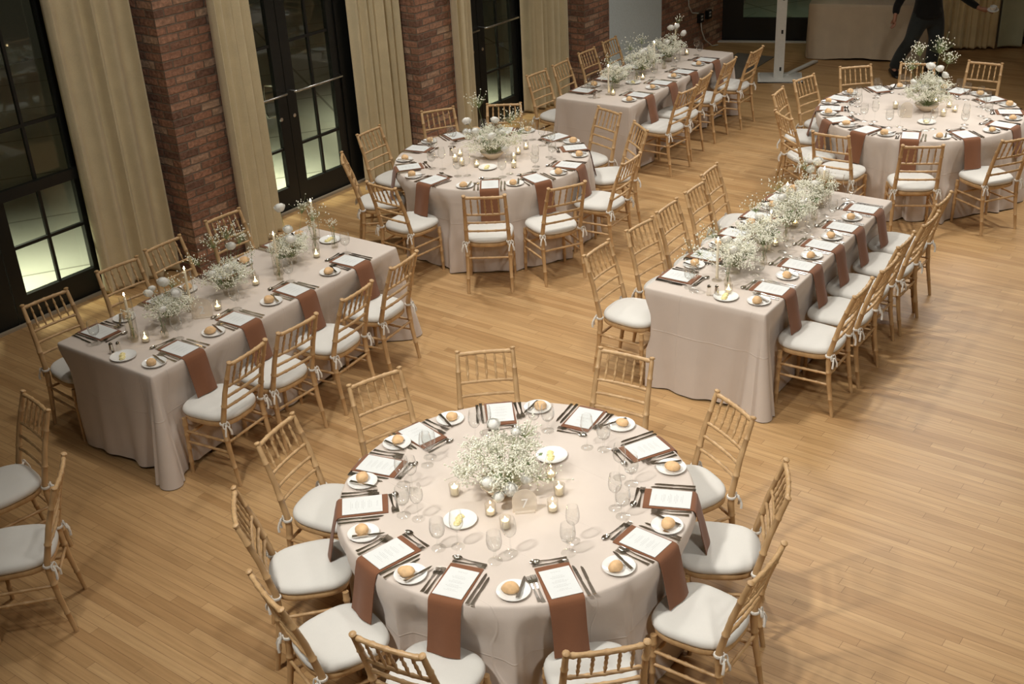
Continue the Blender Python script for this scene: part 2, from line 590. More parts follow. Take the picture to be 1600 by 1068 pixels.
M['chrome'] = plain('brushed_chrome', (0.62, 0.62, 0.60), 0.22, 1.0)
M['curtain'] = fabric('khaki_linen_curtain', (0.70, 0.61, 0.41), 0.08, 500)
M['curtain_back'] = fabric('yellowish_linen_curtain', (0.74, 0.62, 0.37), 0.08, 500)
M['sheer'] = fabric('grey_green_sheer', (0.45, 0.48, 0.34), 0.08, 500)
M['plaster'] = plain('white_plaster_bluish_lit', (0.72, 0.83, 0.87), 0.8, noise=0.04)  # white wall; bluish light falling on it is put into the colour
M['ceiling'] = plain('white_ceiling_plaster', (0.72, 0.69, 0.62), 0.9)
M['wallpaint'] = plain('warm_grey_plaster', (0.30, 0.25, 0.18), 0.85, noise=0.04)
M['trim'] = plain('pale_trim', (0.34, 0.28, 0.20), 0.7)
M['white_metal'] = plain('white_powder_coat', (0.62, 0.62, 0.58), 0.45, noise=0.03)
M['mat'] = fabric('grey_door_mat', (0.115, 0.10, 0.075), 0.15, 300)
M['skin'] = plain('skin', (0.36, 0.18, 0.115), 0.5, noise=0.05)
M['sweater'] = fabric('black_sweater', (0.012, 0.012, 0.012), 0.2, 400)
M['jeans'] = fabric('dark_trousers', (0.030, 0.036, 0.036), 0.2, 400)
M['shoe'] = plain('black_leather', (0.010, 0.010, 0.010), 0.35)
M['hair'] = plain('dark_hair', (0.02, 0.013, 0.009), 0.5, noise=0.3)
M['tabletop'] = wood('plywood', (0.30, 0.20, 0.11), (0.38, 0.26, 0.15), 8)

# ------------------------------------------------------------------ floor and ground outside
bm = bmesh.new()
add_box(bm, (-9, -1, -0.05), (24, 0, 0), (0, 20.2, 0), (0, 0, 0.05))
# the boards stop at the glass doors: cut the slab along both wall lines
geom = bm.verts[:] + bm.edges[:] + bm.faces[:]
r = bmesh.ops.bisect_plane(bm, geom=geom, plane_co=wl(0, -0.05), plane_no=-WN, clear_outer=True)
geom = bm.verts[:] + bm.edges[:] + bm.faces[:]
r = bmesh.ops.bisect_plane(bm, geom=geom, plane_co=bl(0, -0.05), plane_no=-BN, clear_outer=True)
struct('floor', mesh(bm, M['floor'], False))

bm = bmesh.new()
add_box(bm, wl(-9, -0.06, -0.09), WD * 22, -WN * 9, (0, 0, 0.05))
g = struct('ground_exterior', mesh(bm, M['paving'], False))
bm = bmesh.new()
add_box(bm, bl(0.1, -0.06, -0.10), BD * 9, -BN * 7, (0, 0, 0.05))
struct('ground_exterior', mesh(bm, M['paving'], False))
area('outdoor_wall_lamp', tuple(wl(-0.4, -0.75, 1.7)), 0.3, 36, (1.0, 0.98, 0.78), tuple(wl(-0.4, -0.95, 0)), 100)
area('outdoor_wall_lamp', tuple(wl(2.6, -0.75, 1.7)), 0.3, 36, (1.0, 0.98, 0.78), tuple(wl(2.6, -0.95, 0)), 100)
area('outdoor_wall_lamp', tuple(wl(5.7, -0.75, 1.7)), 0.3, 36, (1.0, 0.98, 0.78), tuple(wl(5.7, -0.95, 0)), 100)
area('outdoor_wall_lamp', tuple(bl(1.2, -0.5, 2.9)), 0.3, 5, (0.72, 0.95, 0.70), tuple(bl(1.2, -1.5, 0)), 130)

bm = bmesh.new()
add_box(bm, (-9, -4, 6.3), (26, 0, 0), (0, 24, 0), (0, 0, 0.1))
struct('ceiling', mesh(bm, M['ceiling'], False))

# ------------------------------------------------------------------ left wall: brick piers, doors, curtains
PIERS = [(0.75, 1.36), (3.96, 4.56), (7.10, 7.66)]
for a, b in PIERS:
    bm = bmesh.new()
    add_box(bm, wl(a, 0.48, 0), WD * (b - a), -WN * 0.62, (0, 0, 3.3))
    o = struct('wall_left', mesh(bm, M['brick'], False))
bm = bmesh.new()
add_box(bm, wl(-3.2, 0.0, 3.0), WD * 14.0, -WN * 0.12, (0, 0, 0.6))
struct('wall_left', mesh(bm, M['wallpaint'], False))
bm = bmesh.new()
add_box(bm, wl(7.66, 0.46, 0), WD * 1.36, -WN * 0.5, (0, 0, 3.3))
struct('wall_left', mesh(bm, M['plaster'], False))
bm = bmesh.new()
add_box(bm, wl(9.02, 0.46, 0), WD * 1.80, -WN * 0.5, (0, 0, 3.3))
struct('wall_left', mesh(bm, M['brick'], False))


def door(idx, s0, s1, m, gl, gr, bar, rows):
    """double glass door between s0 and s1, leaves meeting at m; gl, gr: glass reach left and right of m"""
    root = link('door_%d' % idx, None)
    root.location = wl(m, 0)
    root['kind'] = 'structure'
    def L(bmx):
        bmesh.ops.translate(bmx, verts=bmx.verts, vec=-wl(m, 0))
        return bmx
    st, zt, zb, D = 0.125, 2.62, 0.24, 0.055
    def slab(bmx, a, b, z0, z1, n0=0.0, d=D):
        add_box(bmx, wl(a, n0, z0), WD * (b - a), -WN * d, (0, 0, z1 - z0))
    bm = bmesh.new()
    slab(bm, s0, m - gl - 0.10, 0, 3.0, 0.02, 0.08)
    slab(bm, m + gr + 0.10, s1, 0, 3.0, 0.02, 0.08)
    slab(bm, m - gl - 0.10, m + gr + 0.10, 2.72, 3.0, 0.02, 0.08)
    struct('door_frame', mesh(L(bm), M['black'], False), root)
    for side in (-1, 1):
        a, b = (m - gl - 0.095, m - 0.004) if side < 0 else (m + 0.004, m + gr + 0.095)
        ga, gb = (m - gl, m - st) if side < 0 else (m + st, m + gr)
        bm = bmesh.new()
        slab(bm, a, ga, 0.012, 2.71)
        slab(bm, gb, b, 0.012, 2.71)
        slab(bm, ga, gb, 0.012, zb)
        slab(bm, ga, gb, zt, 2.71)
        mid = (ga + gb) / 2
        slab(bm, mid - 0.013, mid + 0.013, zb, zt, -0.012, 0.03)
        for z, h in rows:
            slab(bm, ga, gb, z - h / 2, z + h / 2, -0.010, 0.034)
        leaf = struct('door_leaf', mesh(L(bm), M['black'], False), root)
        bm = bmesh.new()
        slab(bm, ga, gb, zb, zt, -0.024, 0.004)
        struct('glass_pane', mesh(L(bm), M['pane'], False), leaf)
        if bar:
            bm = bmesh.new()
            z = 1.205
            e0, e1 = (a + 0.03, b - 0.05) if side < 0 else (a + 0.05, b - 0.03)
            tube(bm, [wl(e0, 0.0, z), wl(e0, 0.07, z), wl(e0 + 0.02, 0.085, z), wl(e1 - 0.02, 0.085, z), wl(e1, 0.07, z), wl(e1, 0.0, z)], 0.012, 8)
            bb = struct('push_bar', mesh(L(bm), M['chrome']), leaf)
            bm = bmesh.new()
            hx = (b - 0.11) if side < 0 else (a + 0.06)
            lathe(bm, [(0, 0), (0.02, 0), (0.02, 0.008), (0.0, 0.010)], 12)
            bmesh.ops.transform(bm, verts=bm.verts, matrix=Matrix.Translation(wl(hx, 0.0, 0.95) - wl(m, 0)) @ Matrix.Rotation(WA, 4, 'Z') @ Matrix.Rotation(radians(90), 4, 'X'))
            struct('lock_cylinder', mesh(bm, M['chrome']), leaf)
            if side < 0:
                bm = bmesh.new()
                x = gb - 0.05
                tube(bm, [wl(gb + 0.02, -0.06, 1.28), wl(x, -0.11, 1.30), wl(x - 0.02, -0.12, 1.24), wl(x - 0.02, -0.12, 1.02), wl(x, -0.11, 0.97), wl(gb + 0.02, -0.06, 0.97)], 0.011, 8)
                struct('pull_handle', mesh(L(bm), M['chrome']), leaf)
        else:
            bm = bmesh.new()
            slab(bm, a + 0.02, b - 0.02, 1.08, 1.17, 0.05, 0.05)
            struct('push_bar', mesh(L(bm), M['black'], False), leaf)
    return root


door(1, -2.75, 0.75, -0.805, 0.80, 0.795, False, [(0.655, 0.026), (1.62, 0.026)])
door(2, 1.36, 3.96, 2.485, 0.665, 0.665, True, [(0.64, 0.024), (1.68, 0.024)])
door(3, 4.56, 7.10, 5.555, 0.66, 0.65, True, [(0.64, 0.024), (1.68, 0.024)])
for i, (a, b) in enumerate(((-2.75, 0.75), (1.36, 3.96), (4.56, 7.10))):
    bm = bmesh.new()
    add_box(bm, wl(a, 0.055, 0), WD * (b - a), -WN * 0.034, (0, 0, 0.022))
    struct('trim_%d' % (i + 1), mesh(bm, M['trim'], False))


def curtain(path, label, mat, hem=0.012, top=3.2, wave=0.050, wl_=0.105, seed=0, hemband=True):
    rnd = random.Random(seed)
    path = [Vector(p) for p in path]
    seg = [(path[i + 1] - path[i]).length for i in range(len(path) - 1)]
    L = sum(seg)
    n = max(24, int(L / 0.011))
    base = path[0].lerp(path[-1], 0.5)
    ph = [rnd.uniform(0, 6.28) for _ in range(5)]
    bm = bmesh.new()
    uvl = bm.loops.layers.uv.verify()
    rows = [0, 0.03, 0.12, 0.15, 0.5, 1.0, 1.5, 2.0, 2.5, top]
    grid = []
    for z in rows:
        row = []
        for i in range(n + 1):
            d = L * i / n
            k, dd = 0, d
            while k < len(seg) - 1 and dd > seg[k]:
                dd -= seg[k]
                k += 1
            p = path[k].lerp(path[k + 1], dd / seg[k])
            t = (path[k + 1] - path[k]).normalized()
            nn = Vector((t.y, -t.x, 0))
            a = 1.0 - 0.16 * (z / top)
            s = d / wl_ * 2 * pi
            f = sin(s + 0.9 * sin(s * 0.37 + ph[0]) + ph[1]) + 0.35 * sin(s * 0.53 + ph[2] + z * 0.25)
            g_ = 0.5 * cos(s + ph[1]) * 0.012
            row.append(bm.verts.new(p - base + nn * f * wave * a + t * g_ + Vector((0, 0, hem + z + 0.006 * sin(s * 0.5 + ph[3]) * (1 if z == 0 else 0)))))
        grid.append(row)
    for a, b in zip(grid, grid[1:]):
        for i in range(n):
            bm.faces.new((a[i], a[i + 1], b[i + 1], b[i]))
    o = thing('curtain', label, 'curtain', base, group='floor length curtains', me=mesh(bm, mat))
    sm = o.modifiers.new('cloth', 'SOLIDIFY')
    sm.thickness = 0.004
    sm.offset = 0
    return o


curtain([wl(-0.02, 0.12), wl(0.68, 0.24)], 'khaki linen curtain between the nearest glass door and the nearest brick pier', M['curtain'], seed=1, wl_=0.16)
curtain([wl(1.25, 0.555), wl(1.40, 0.535), wl(1.92, 0.28)], 'khaki linen curtain on the far side of the nearest brick pier', M['curtain'], seed=2)
curtain([wl(3.34, 0.14), wl(3.92, 0.26)], 'khaki linen curtain just before the second brick pier, behind middle round table', M['curtain'], seed=3)
curtain([wl(4.48, 0.555), wl(4.60, 0.535), wl(5.02, 0.30)], 'narrow khaki curtain on the far side of the second brick pier', M['curtain'], seed=4)
curtain([wl(6.30, 0.12), wl(7.05, 0.24)], 'khaki linen curtain beside the third brick pier, behind back long table', M['curtain'], seed=5)

# ------------------------------------------------------------------ back wall
door_root = link('door_4', None)
door_root['kind'] = 'structure'
door_root.location = bl(0, 0)
def BL(bmx):
    bmesh.ops.translate(bmx, verts=bmx.verts, vec=-bl(0, 0))
    return bmx
bm = bmesh.new()
add_box(bm, bl(0.0, 0.0, 0), BD * 0.30, -BN * 0.08, (0, 0, 3.0))
add_box(bm, bl(1.42, 0.0, 0), BD * 0.9, -BN * 0.08, (0, 0, 3.0))
add_box(bm, bl(0.30, 0.0, 0), BD * 1.12, -BN * 0.08, (0, 0, 0.34))
add_box(bm, bl(0.30, 0.0, 2.6), BD * 1.12, -BN * 0.08, (0, 0, 0.4))
struct('door_frame', mesh(BL(bm), M['black'], False), door_root)
bm = bmesh.new()
add_box(bm, bl(0.30, -0.03, 0.34), BD * 1.12, -BN * 0.005, (0, 0, 2.26))
struct('glass_pane', mesh(BL(bm), M['pane'], False), door_root)
bm = bmesh.new()
add_box(bm, bl(2.32, 0.0, 0), BD * 3.4, -BN * 0.12, (0, 0, 3.3))
struct('wall_back', mesh(bm, M['wallpaint'], False))
bm = bmesh.new()
add_box(bm, bl(5.72 - 1.75, 0.02, 0), BD * 3.2, -BN * 0.01, (0, 0, 0.10))
struct('baseboard_back', mesh(bm, M['black'], False))
bm = bmesh.new()
add_box(bm, bl(-0.22, 0.10, 0), BD * 1.9, -BN * 0.07, (0, 0, 0.02))
struct('trim_4', mesh(bm, M['white_metal'], False))
curtain([(6.10, 16.66, 0), (6.58, 16.50, 0), (6.99, 16.44, 0)], 'yellowish linen curtain hanging at the back, behind the person', M['curtain_back'], 0.03, seed=6, wl_=0.085, wave=0.03)
curtain([(7.02, 16.46, 0), (7.36, 16.44, 0)], 'grey green curtain panel at the far back corner, beside yellowish curtain', M['sheer'], 0.03, seed=7, wl_=0.3, wave=0.02)

# wall fittings on the far brick
def wall_box(s, z, label):
    bm = bmesh.new()
    add_box(bm, Vector((0, 0, 0)), WD * 0.12, WN * 0.05, (0, 0, 0.12))
    bmesh.ops.bevel(bm, geom=bm.edges[:], offset=0.006, segments=2)
    o = thing('outlet_box', label, 'electrical box', wl(s, 0.462, z), group='outlet boxes on the far brick wall', me=None)
    link('box_body', mesh(bm, M['black']), o)
    bm = bmesh.new()
    for k in (0.03, 0.075):
        add_box(bm, WD * 0.035 + WN * 0.0505 + Vector((0, 0, k)), WD * 0.05, WN * 0.004, (0, 0, 0.025))
    link('socket', mesh(bm, M['ink'], False), o)
wall_box(10.02, 0.42, 'black outlet box on the far brick wall, the one with the cable')
wall_box(10.26, 0.43, 'black outlet box on the far brick wall, closer to the corner')
bm = bmesh.new()
tube(bm, [wl(10.08, 0.47, 0.52), wl(10.07, 0.50, 0.44), wl(10.10, 0.50, 0.30), wl(10.16, 0.52, 0.16), wl(10.34, 0.55, 0.03), wl(10.5, 0.56, 0.011)], 0.009, 6)
thing('power_cable', 'pale cable dropping from an outlet box on the far brick wall', 'cable', (0, 0, 0), me=mesh(bm, M['white_metal']))
bm = bmesh.new()
tube(bm, [wl(9.80, 0.475, 1.3), wl(9.72, 0.48, 1.0), wl(9.74, 0.48, 0.72), wl(9.84, 0.48, 0.60), wl(10.02, 0.48, 0.56)], 0.009, 6)
thing('conduit', 'pale looped conduit above the outlet boxes on the far brick wall', 'conduit', (0, 0, 0), me=mesh(bm, M['white_metal']))

# door mat
bm = bmesh.new()
for P in ((3.40, 17.02, 0), (3.95, 16.72, 0), (3.72, 16.12, 0), (3.12, 15.50, 0)):
    pass
vs = [bm.verts.new(Vector(P) - Vector((3.5, 16.3, 0))) for P in ((2.75, 15.95, 0), (3.14, 15.52, 0), (3.95, 16.70, 0), (3.50, 17.05, 0))]
f = bm.faces.new(vs)
q = bmesh.ops.extrude_face_region(bm, geom=[f])
bmesh.ops.translate(bm, verts=[v for v in q['geom'] if isinstance(v, bmesh.types.BMVert)], vec=(0, 0, 0.012))
bmesh.ops.recalc_face_normals(bm, faces=bm.faces)
thing('floor_mat', 'grey entrance mat on the floor by the white post', 'mat', (3.5, 16.3, 0.0), me=mesh(bm, M['mat'], False))

# white post with base plate
post = thing('metal_stand', 'white upright metal post on a flat base plate near the back', 'stand', (3.76, 15.60, 0), radians(-12))
bm = box(0, 0, 1.1, 0.13, 0.08, 2.2)
bmesh.ops.bevel(bm, geom=bm.edges[:], offset=0.006, segments=2)
link('upright', mesh(bm, M['white_metal']), post)
bm = box(0.02, -0.02, 0.008, 0.58, 0.50, 0.016)
bmesh.ops.bevel(bm, geom=[e for e in bm.edges if abs(e.verts[0].co.z - e.verts[1].co.z) > 0.01], offset=0.04, segments=3)
link('base_plate', mesh(bm, M['white_metal']), post)
bm = bmesh.new()
add_box(bm, (0.06, 0.05, 0.0165), (0.07, 0, 0), (0.42, 0.75, 0), (0, 0, 0.022))
link('stabilizer_bar', mesh(bm, M['white_metal'], False), post)
for z in (0.13, 0.62, 1.05):
    bm = box(0.02, -0.0405, z, 0.025, 0.004, 0.05)
    bmesh.ops.bevel(bm, geom=bm.edges[:], offset=0.0015, segments=1)
    link('slot', mesh(bm, M['black']), post)

# ------------------------------------------------------------------ chair
def build_chair():
    root = link('ballroom_chair', None)
    root['category'] = 'chair'
    W = M['wood']
    # seat frame: rounded trapezoid slab with a moulded edge
    def outline(wf, wr, yf, yr, k=9, p=3.2, n=40):
        pts = []
        for i in range(n):
            a = 2 * pi * i / n
            x = (abs(cos(a)) ** (2 / p)) * (1 if cos(a) > 0 else -1)
            y = (abs(sin(a)) ** (2 / p)) * (1 if sin(a) > 0 else -1)
            yy = (yf + yr) / 2 + y * (yf - yr) / 2
            t = (yy - yr) / (yf - yr)
            pts.append((x * (wr + (wf - wr) * t) / 2, yy))
        return pts
    def slab(levels, mat):
        bm = bmesh.new()
        rings = [[bm.verts.new((x * s, (y - 0.0) * s, z)) for x, y in pts] for pts, s, z in levels]
        for a, b in zip(rings, rings[1:]):
            for i in range(len(a)):
                j = (i + 1) % len(a)
                bm.faces.new((a[i], a[j], b[j], b[i]))
        bm.faces.new(rings[0][::-1])
        bm.faces.new(rings[-1])
        return mesh(bm, mat)
    o = outline(0.425, 0.375, 0.205, -0.195)
    link('seat', slab([(o, 0.97, 0.408), (o, 1.0, 0.415), (o, 1.0, 0.432), (o, 0.985, 0.440), (o, 0.95, 0.442)], W), root)
    o = outline(0.435, 0.375, 0.222, -0.200, p=3.0)
    cu = link('cushion', slab([(o, 0.93, 0.443), (o, 0.985, 0.447), (o, 1.005, 0.455), (o, 1.01, 0.464), (o, 0.995, 0.474), (o, 0.965, 0.483), (o, 0.90, 0.490), (o, 0.78, 0.495), (o, 0.55, 0.499), (o, 0.28, 0.501), (o, 0.05, 0.5015)], M['cushion']), root)
    for s in (-1, 1):
        # ribbon tie round the rear post with two loops and two tails
        bm = bmesh.new()
        c = Vector((s * 0.181, -0.178, 0.452))
        tube(bm, [c + Vector((0.0225 * cos(a), 0.0225 * sin(a), 0)) for a in [2 * pi * i / 12 for i in range(13)]], 0.006, 6, flat=1.4)
        k = c + Vector((s * 0.010, -0.024, 0))
        out = Vector((s * 0.30, -0.95, 0)).normalized()
        side = Vector((out.y, -out.x, 0))
        for q in (-1, 1):
            tube(bm, [k + out * 0.016 * t + side * q * 0.032 * sin(t * pi) * (0.4 + 0.6 * t) + Vector((0, 0, 0.018 * sin(t * 2 * pi))) for t in [i / 8 for i in range(9)]], 0.0045, 6)
            tube(bm, [k, k + out * 0.018 + side * q * 0.010 + Vector((0, 0, -0.012)), k + out * 0.026 + side * q * 0.020 + Vector((0, 0, -0.042)), k + out * 0.024 + side * q * 0.022 + Vector((0, 0, -0.068))], [0.004, 0.006, 0.007, 0.0075], 6)
        link('ribbon_tie', mesh(bm, M['ribbon']), cu)
        # front leg
        link('leg', mesh(bamboo((s * 0.185, 0.165, 0.41), (s * 0.195, 0.172, 0.0), 0.0165, 0.0125, (0.12, 0.3, 0.55, 0.8), 10), W), root)
        # rear post: kicked back foot, leaning back above the seat
        bm = bmesh.new()
        knots = [(0.188, -0.232, 0.0, .0125), (0.183, -0.190, 0.25, .0165), (0.181, -0.176, 0.40, .019), (0.180, -0.178, 0.47, .0185), (0.175, -0.230, 0.68, .0165), (0.170, -0.302, 0.893, .0135)]
        P, R = [], []
        for i in range(len(knots) - 1):
            a, b = knots[i], knots[i + 1]
            nn = 4
            for j in range(nn):
                t = j / nn
                ring = (j == 2)
                q0 = [a[m_] + (b[m_] - a[m_]) * t for m_ in range(4)]
                P.append(Vector((s * q0[0], q0[1], q0[2])))
                R.append(q0[3])
                if ring:
                    d = (Vector((s * b[0], b[1], b[2])) - Vector((s * a[0], a[1], a[2]))).normalized()
                    for e, kk in ((0.004, 1.2), (0.010, 1.2), (0.014, 1.0)):
                        P.append(P[-1] + d * 0.004)
                        R.append(q0[3] * kk)
        P.append(Vector((s * knots[-1][0], knots[-1][1], knots[-1][2])))
        R.append(knots[-1][3])
        d = (P[-1] - P[-2]).normalized()
        e = P[-1]
        for dz, rr in ((0.006, 0.011), (0.010, 0.011), (0.014, 0.0165), (0.022, 0.0175), (0.027, 0.012), (0.029, 0.004)):
            P.append(e + d * dz)
            R.append(rr)
        tube(bm, P, R, 10)
        link('back_post', mesh(bm, W), root)
    def back(z):
        t = (z - 0.47) / (0.893 - 0.47)
        y = -0.178 - 0.052 * min(1, t / 0.5) - 0.072 * max(0, (t - 0.5) / 0.5)
        return y, 0.180 - 0.010 * t
    def rail(z, r, bow, name, rings):
        y, x = back(z)
        bm = bmesh.new()
        P, R = [], []
        n = 24
        for i in range(n + 1):
            t = i / n
            P.append(Vector((-x + 2 * x * t, y - bow * (1 - (2 * t - 1) ** 2), z)))
            R.append(r * (1.25 if any(abs(t - q) < 0.021 for q in rings) else 1.0))
        tube(bm, P, R, 8)
        link(name, mesh(bm, W), root)
    rail(0.893, 0.0125, 0.012, 'top_rail', (0.1, 0.3, 0.5, 0.7, 0.9))
    for z in (0.725, 0.645, 0.563):
        rail(z, 0.0095, 0.010, 'back_rail', (0.08, 0.29, 0.5, 0.71, 0.92))
    for i in range(5):
        f = -1 + 2 * (i + 1) / 6
        y0, x0 = back(0.725)
        y1, x1 = back(0.893)
        b0 = 0.010 * (1 - f * f)
        bm = bmesh.new()
        a, b = Vector((x0 * f, y0 - b0, 0.728)), Vector((x1 * f, y1 - 0.012 * (1 - f * f), 0.890))
        prof = [(0, .0052), (.10, .0052), (.22, .0085), (.27, .0098), (.30, .006), (.46, .0085), (.5, .0100), (.54, .0085), (.70, .006), (.73, .0098), (.78, .0085), (.9, .0052), (1, .0052)]
        tube(bm, [a.lerp(b, t) for t, _ in prof], [r_ for _, r_ in prof], 7)
        link('spindle', mesh(bm, W), root)
    for s in (-1, 1):
        for z in (0.315, 0.235):
            yr = -0.180 - (0.40 - z) * 0.11
            link('stretcher', mesh(bamboo((s * 0.190, 0.168, z), (s * 0.184, yr, z + 0.004), 0.009, 0.009, (0.25, 0.5, 0.75)), W), root)
    link('stretcher', mesh(bamboo((-0.190, 0.167, 0.28), (0.190, 0.167, 0.28), 0.009, 0.009, (0.25, 0.5, 0.75)), W), root)
    link('stretcher', mesh(bamboo((-0.184, -0.186, 0.31), (0.184, -0.186, 0.31), 0.009, 0.009, (0.25, 0.5, 0.75)), W), root)
    return root


chair = Proto(build_chair)
ALLCH = []


def put_chair(x, y, face, label, group):
    rz = radians(face - 90)
    chair.get(label, (x, y, 0), rz, group)
    ALLCH.append((x, y, rz))


for k, (tn, c, R, rs, angs) in ROUND.items():
    for x, y, fc in CHAIRS[k]:
        a = math.degrees(atan2(y - c[1], x - c[0])) % 360
        i = min(range(len(angs)), key=lambda j: abs((angs[j] - a + 180) % 360 - 180))
        put_chair(x, y, fc, 'pale wood chair, white cushion, %s place clockwise from the front of the %s' % (ORD[i], tn), 'chairs around the ' + tn)
for k, (tn, c, an, L, W_, us, ul) in LONG.items():
    for sd, nm in (('R', 'aisle'), ('L', 'window')):
        for i, (x, y, fc) in enumerate(CHAIRS[k + sd]):
            put_chair(x, y, fc, 'pale wood chair, white cushion, %s from near end, %s side of %s' % (ORD[i], nm, tn), 'chairs at the ' + tn)
put_chair(*CHAIRS['S'][0], 'pale wood chair at the left edge, seat cut off, the farther of two', 'two chairs of an unseen table')
put_chair(*CHAIRS['S'][1], 'pale wood chair at the left edge with a big ribbon bow, closer of two', 'two chairs of an unseen table')


# ------------------------------------------------------------------ tables and cloths
def push_in(p):
    """cloth lies in front of the seats it meets, eased over a hand's height above them"""
    if p.z > 0.73:
        return p
    def ease(x):
        x = min(1.0, max(0.0, x))
        return x * x * (3 - 2 * x)
    for x, y, rz in ALLCH:
        dx, dy = p.x - x, p.y - y
        if dx * dx + dy * dy > 0.25:
            continue
        lx, ly = dx * cos(rz) + dy * sin(rz), -dx * sin(rz) + dy * cos(rz)
        k = ease((0.34 - abs(lx)) / 0.11) * ease((0.73 - p.z) / 0.21)
        lim = 0.202 + 0.036 * ease((p.z - 0.26) / 0.16)
        if k > 0 and ly < lim:
            d = (lim - ly) * k
            p = Vector((p.x - sin(rz) * d, p.y + cos(rz) * d, p.z))
    return p


def folding_legs(name, label, loc, rz, feet, top):
    t = thing(name, label, 'table', loc, rz, 'banquet tables under their cloths')
    link('tabletop', mesh(top, M['tabletop']), t)
    for x, y in feet:
        bm = bmesh.new()
        tube(bm, [(x, y, 0), (x, y, 0.735)], 0.014, 10)
        link('leg', mesh(bm, M['steel']), t)
    return t


def round_cloth(key):
    tn, c, R, rs, angs = ROUND[key]
    rnd = random.Random(len(key) + ord(key[1]))
    Rt = R - 0.006
    bm = lathe(bmesh.new(), [(0, 0.735), (Rt - 0.02, 0.735), (Rt - 0.01, 0.738), (Rt - 0.01, 0.752), (Rt - 0.014, 0.755), (0, 0.755)], 64)
    folding_legs('banquet_table', 'round banquet table hidden beneath the long cloth of the ' + tn, (c[0], c[1], 0), 0, [(0.42 * cos(a), 0.42 * sin(a)) for a in (0.6, 2.2, 3.75, 5.3)], bm)
    n = 520
    ph = [rnd.uniform(0, 6.28) for _ in range(8)]
    lobes = 24 if key != 'T8' else 26
    def wave(a):
        q = lobes * a / 2 + 1.1 * sin(2 * a + ph[0]) + 0.7 * sin(3 * a + ph[1])
        w_ = 2 * abs(sin(q)) ** 0.7 - 1.2
        return w_ * (0.8 + 0.2 * sin(5 * a + ph[2])) + 0.16 * sin(29 * a + ph[3])
    bm = bmesh.new()
    rings = []
    for f in (0.18, 0.4, 0.6, 0.75, 0.88, 0.96, 0.985):
        rings.append([bm.verts.new((R * f * cos(2 * pi * i / n), R * f * sin(2 * pi * i / n), TH)) for i in range(n)])
    for dr, dz in ((-0.004, -0.001), (0.002, -0.005), (0.006, -0.014)):
        rings.append([bm.verts.new(((R + dr) * cos(2 * pi * i / n), (R + dr) * sin(2 * pi * i / n), TH + dz)) for i in range(n)])
    H = TH - 0.02
    rows = 22
    for j in range(1, rows + 1):
        t = j / rows
        ring = []
        for i in range(n):
            a = 2 * pi * i / n
            wv = wave(a)
            e = 0.014 + 0.060 * t + 0.060 * wv * t ** 0.75
            hem = 0.006 + 0.016 * (0.5 - 0.5 * wv)
            z = TH - 0.014 - (TH - 0.014 - hem) * t
            if t > 0.93:
                e += 0.012 * sin(23 * a + ph[4]) * (t - 0.93) / 0.07
            p = Vector((c[0] + (R + e) * cos(a), c[1] + (R + e) * sin(a), z))
            p = push_in(p)
            ring.append(bm.verts.new((p.x - c[0], p.y - c[1], p.z)))
        rings.append(ring)
    ctr = bm.verts.new((0, 0, TH))
    for i in range(n):
        bm.faces.new((ctr, rings[0][i], rings[0][(i + 1) % n]))
    for a, b in zip(rings, rings[1:]):
        for i in range(n):
            bm.faces.new((a[i], b[i], b[(i + 1) % n], a[(i + 1) % n]))
    thing('tablecloth', 'pale taupe floor length cloth over the ' + tn, 'tablecloth', (c[0], c[1], 0), 0, 'pale taupe tablecloths', mesh(bm, M['cloth']))


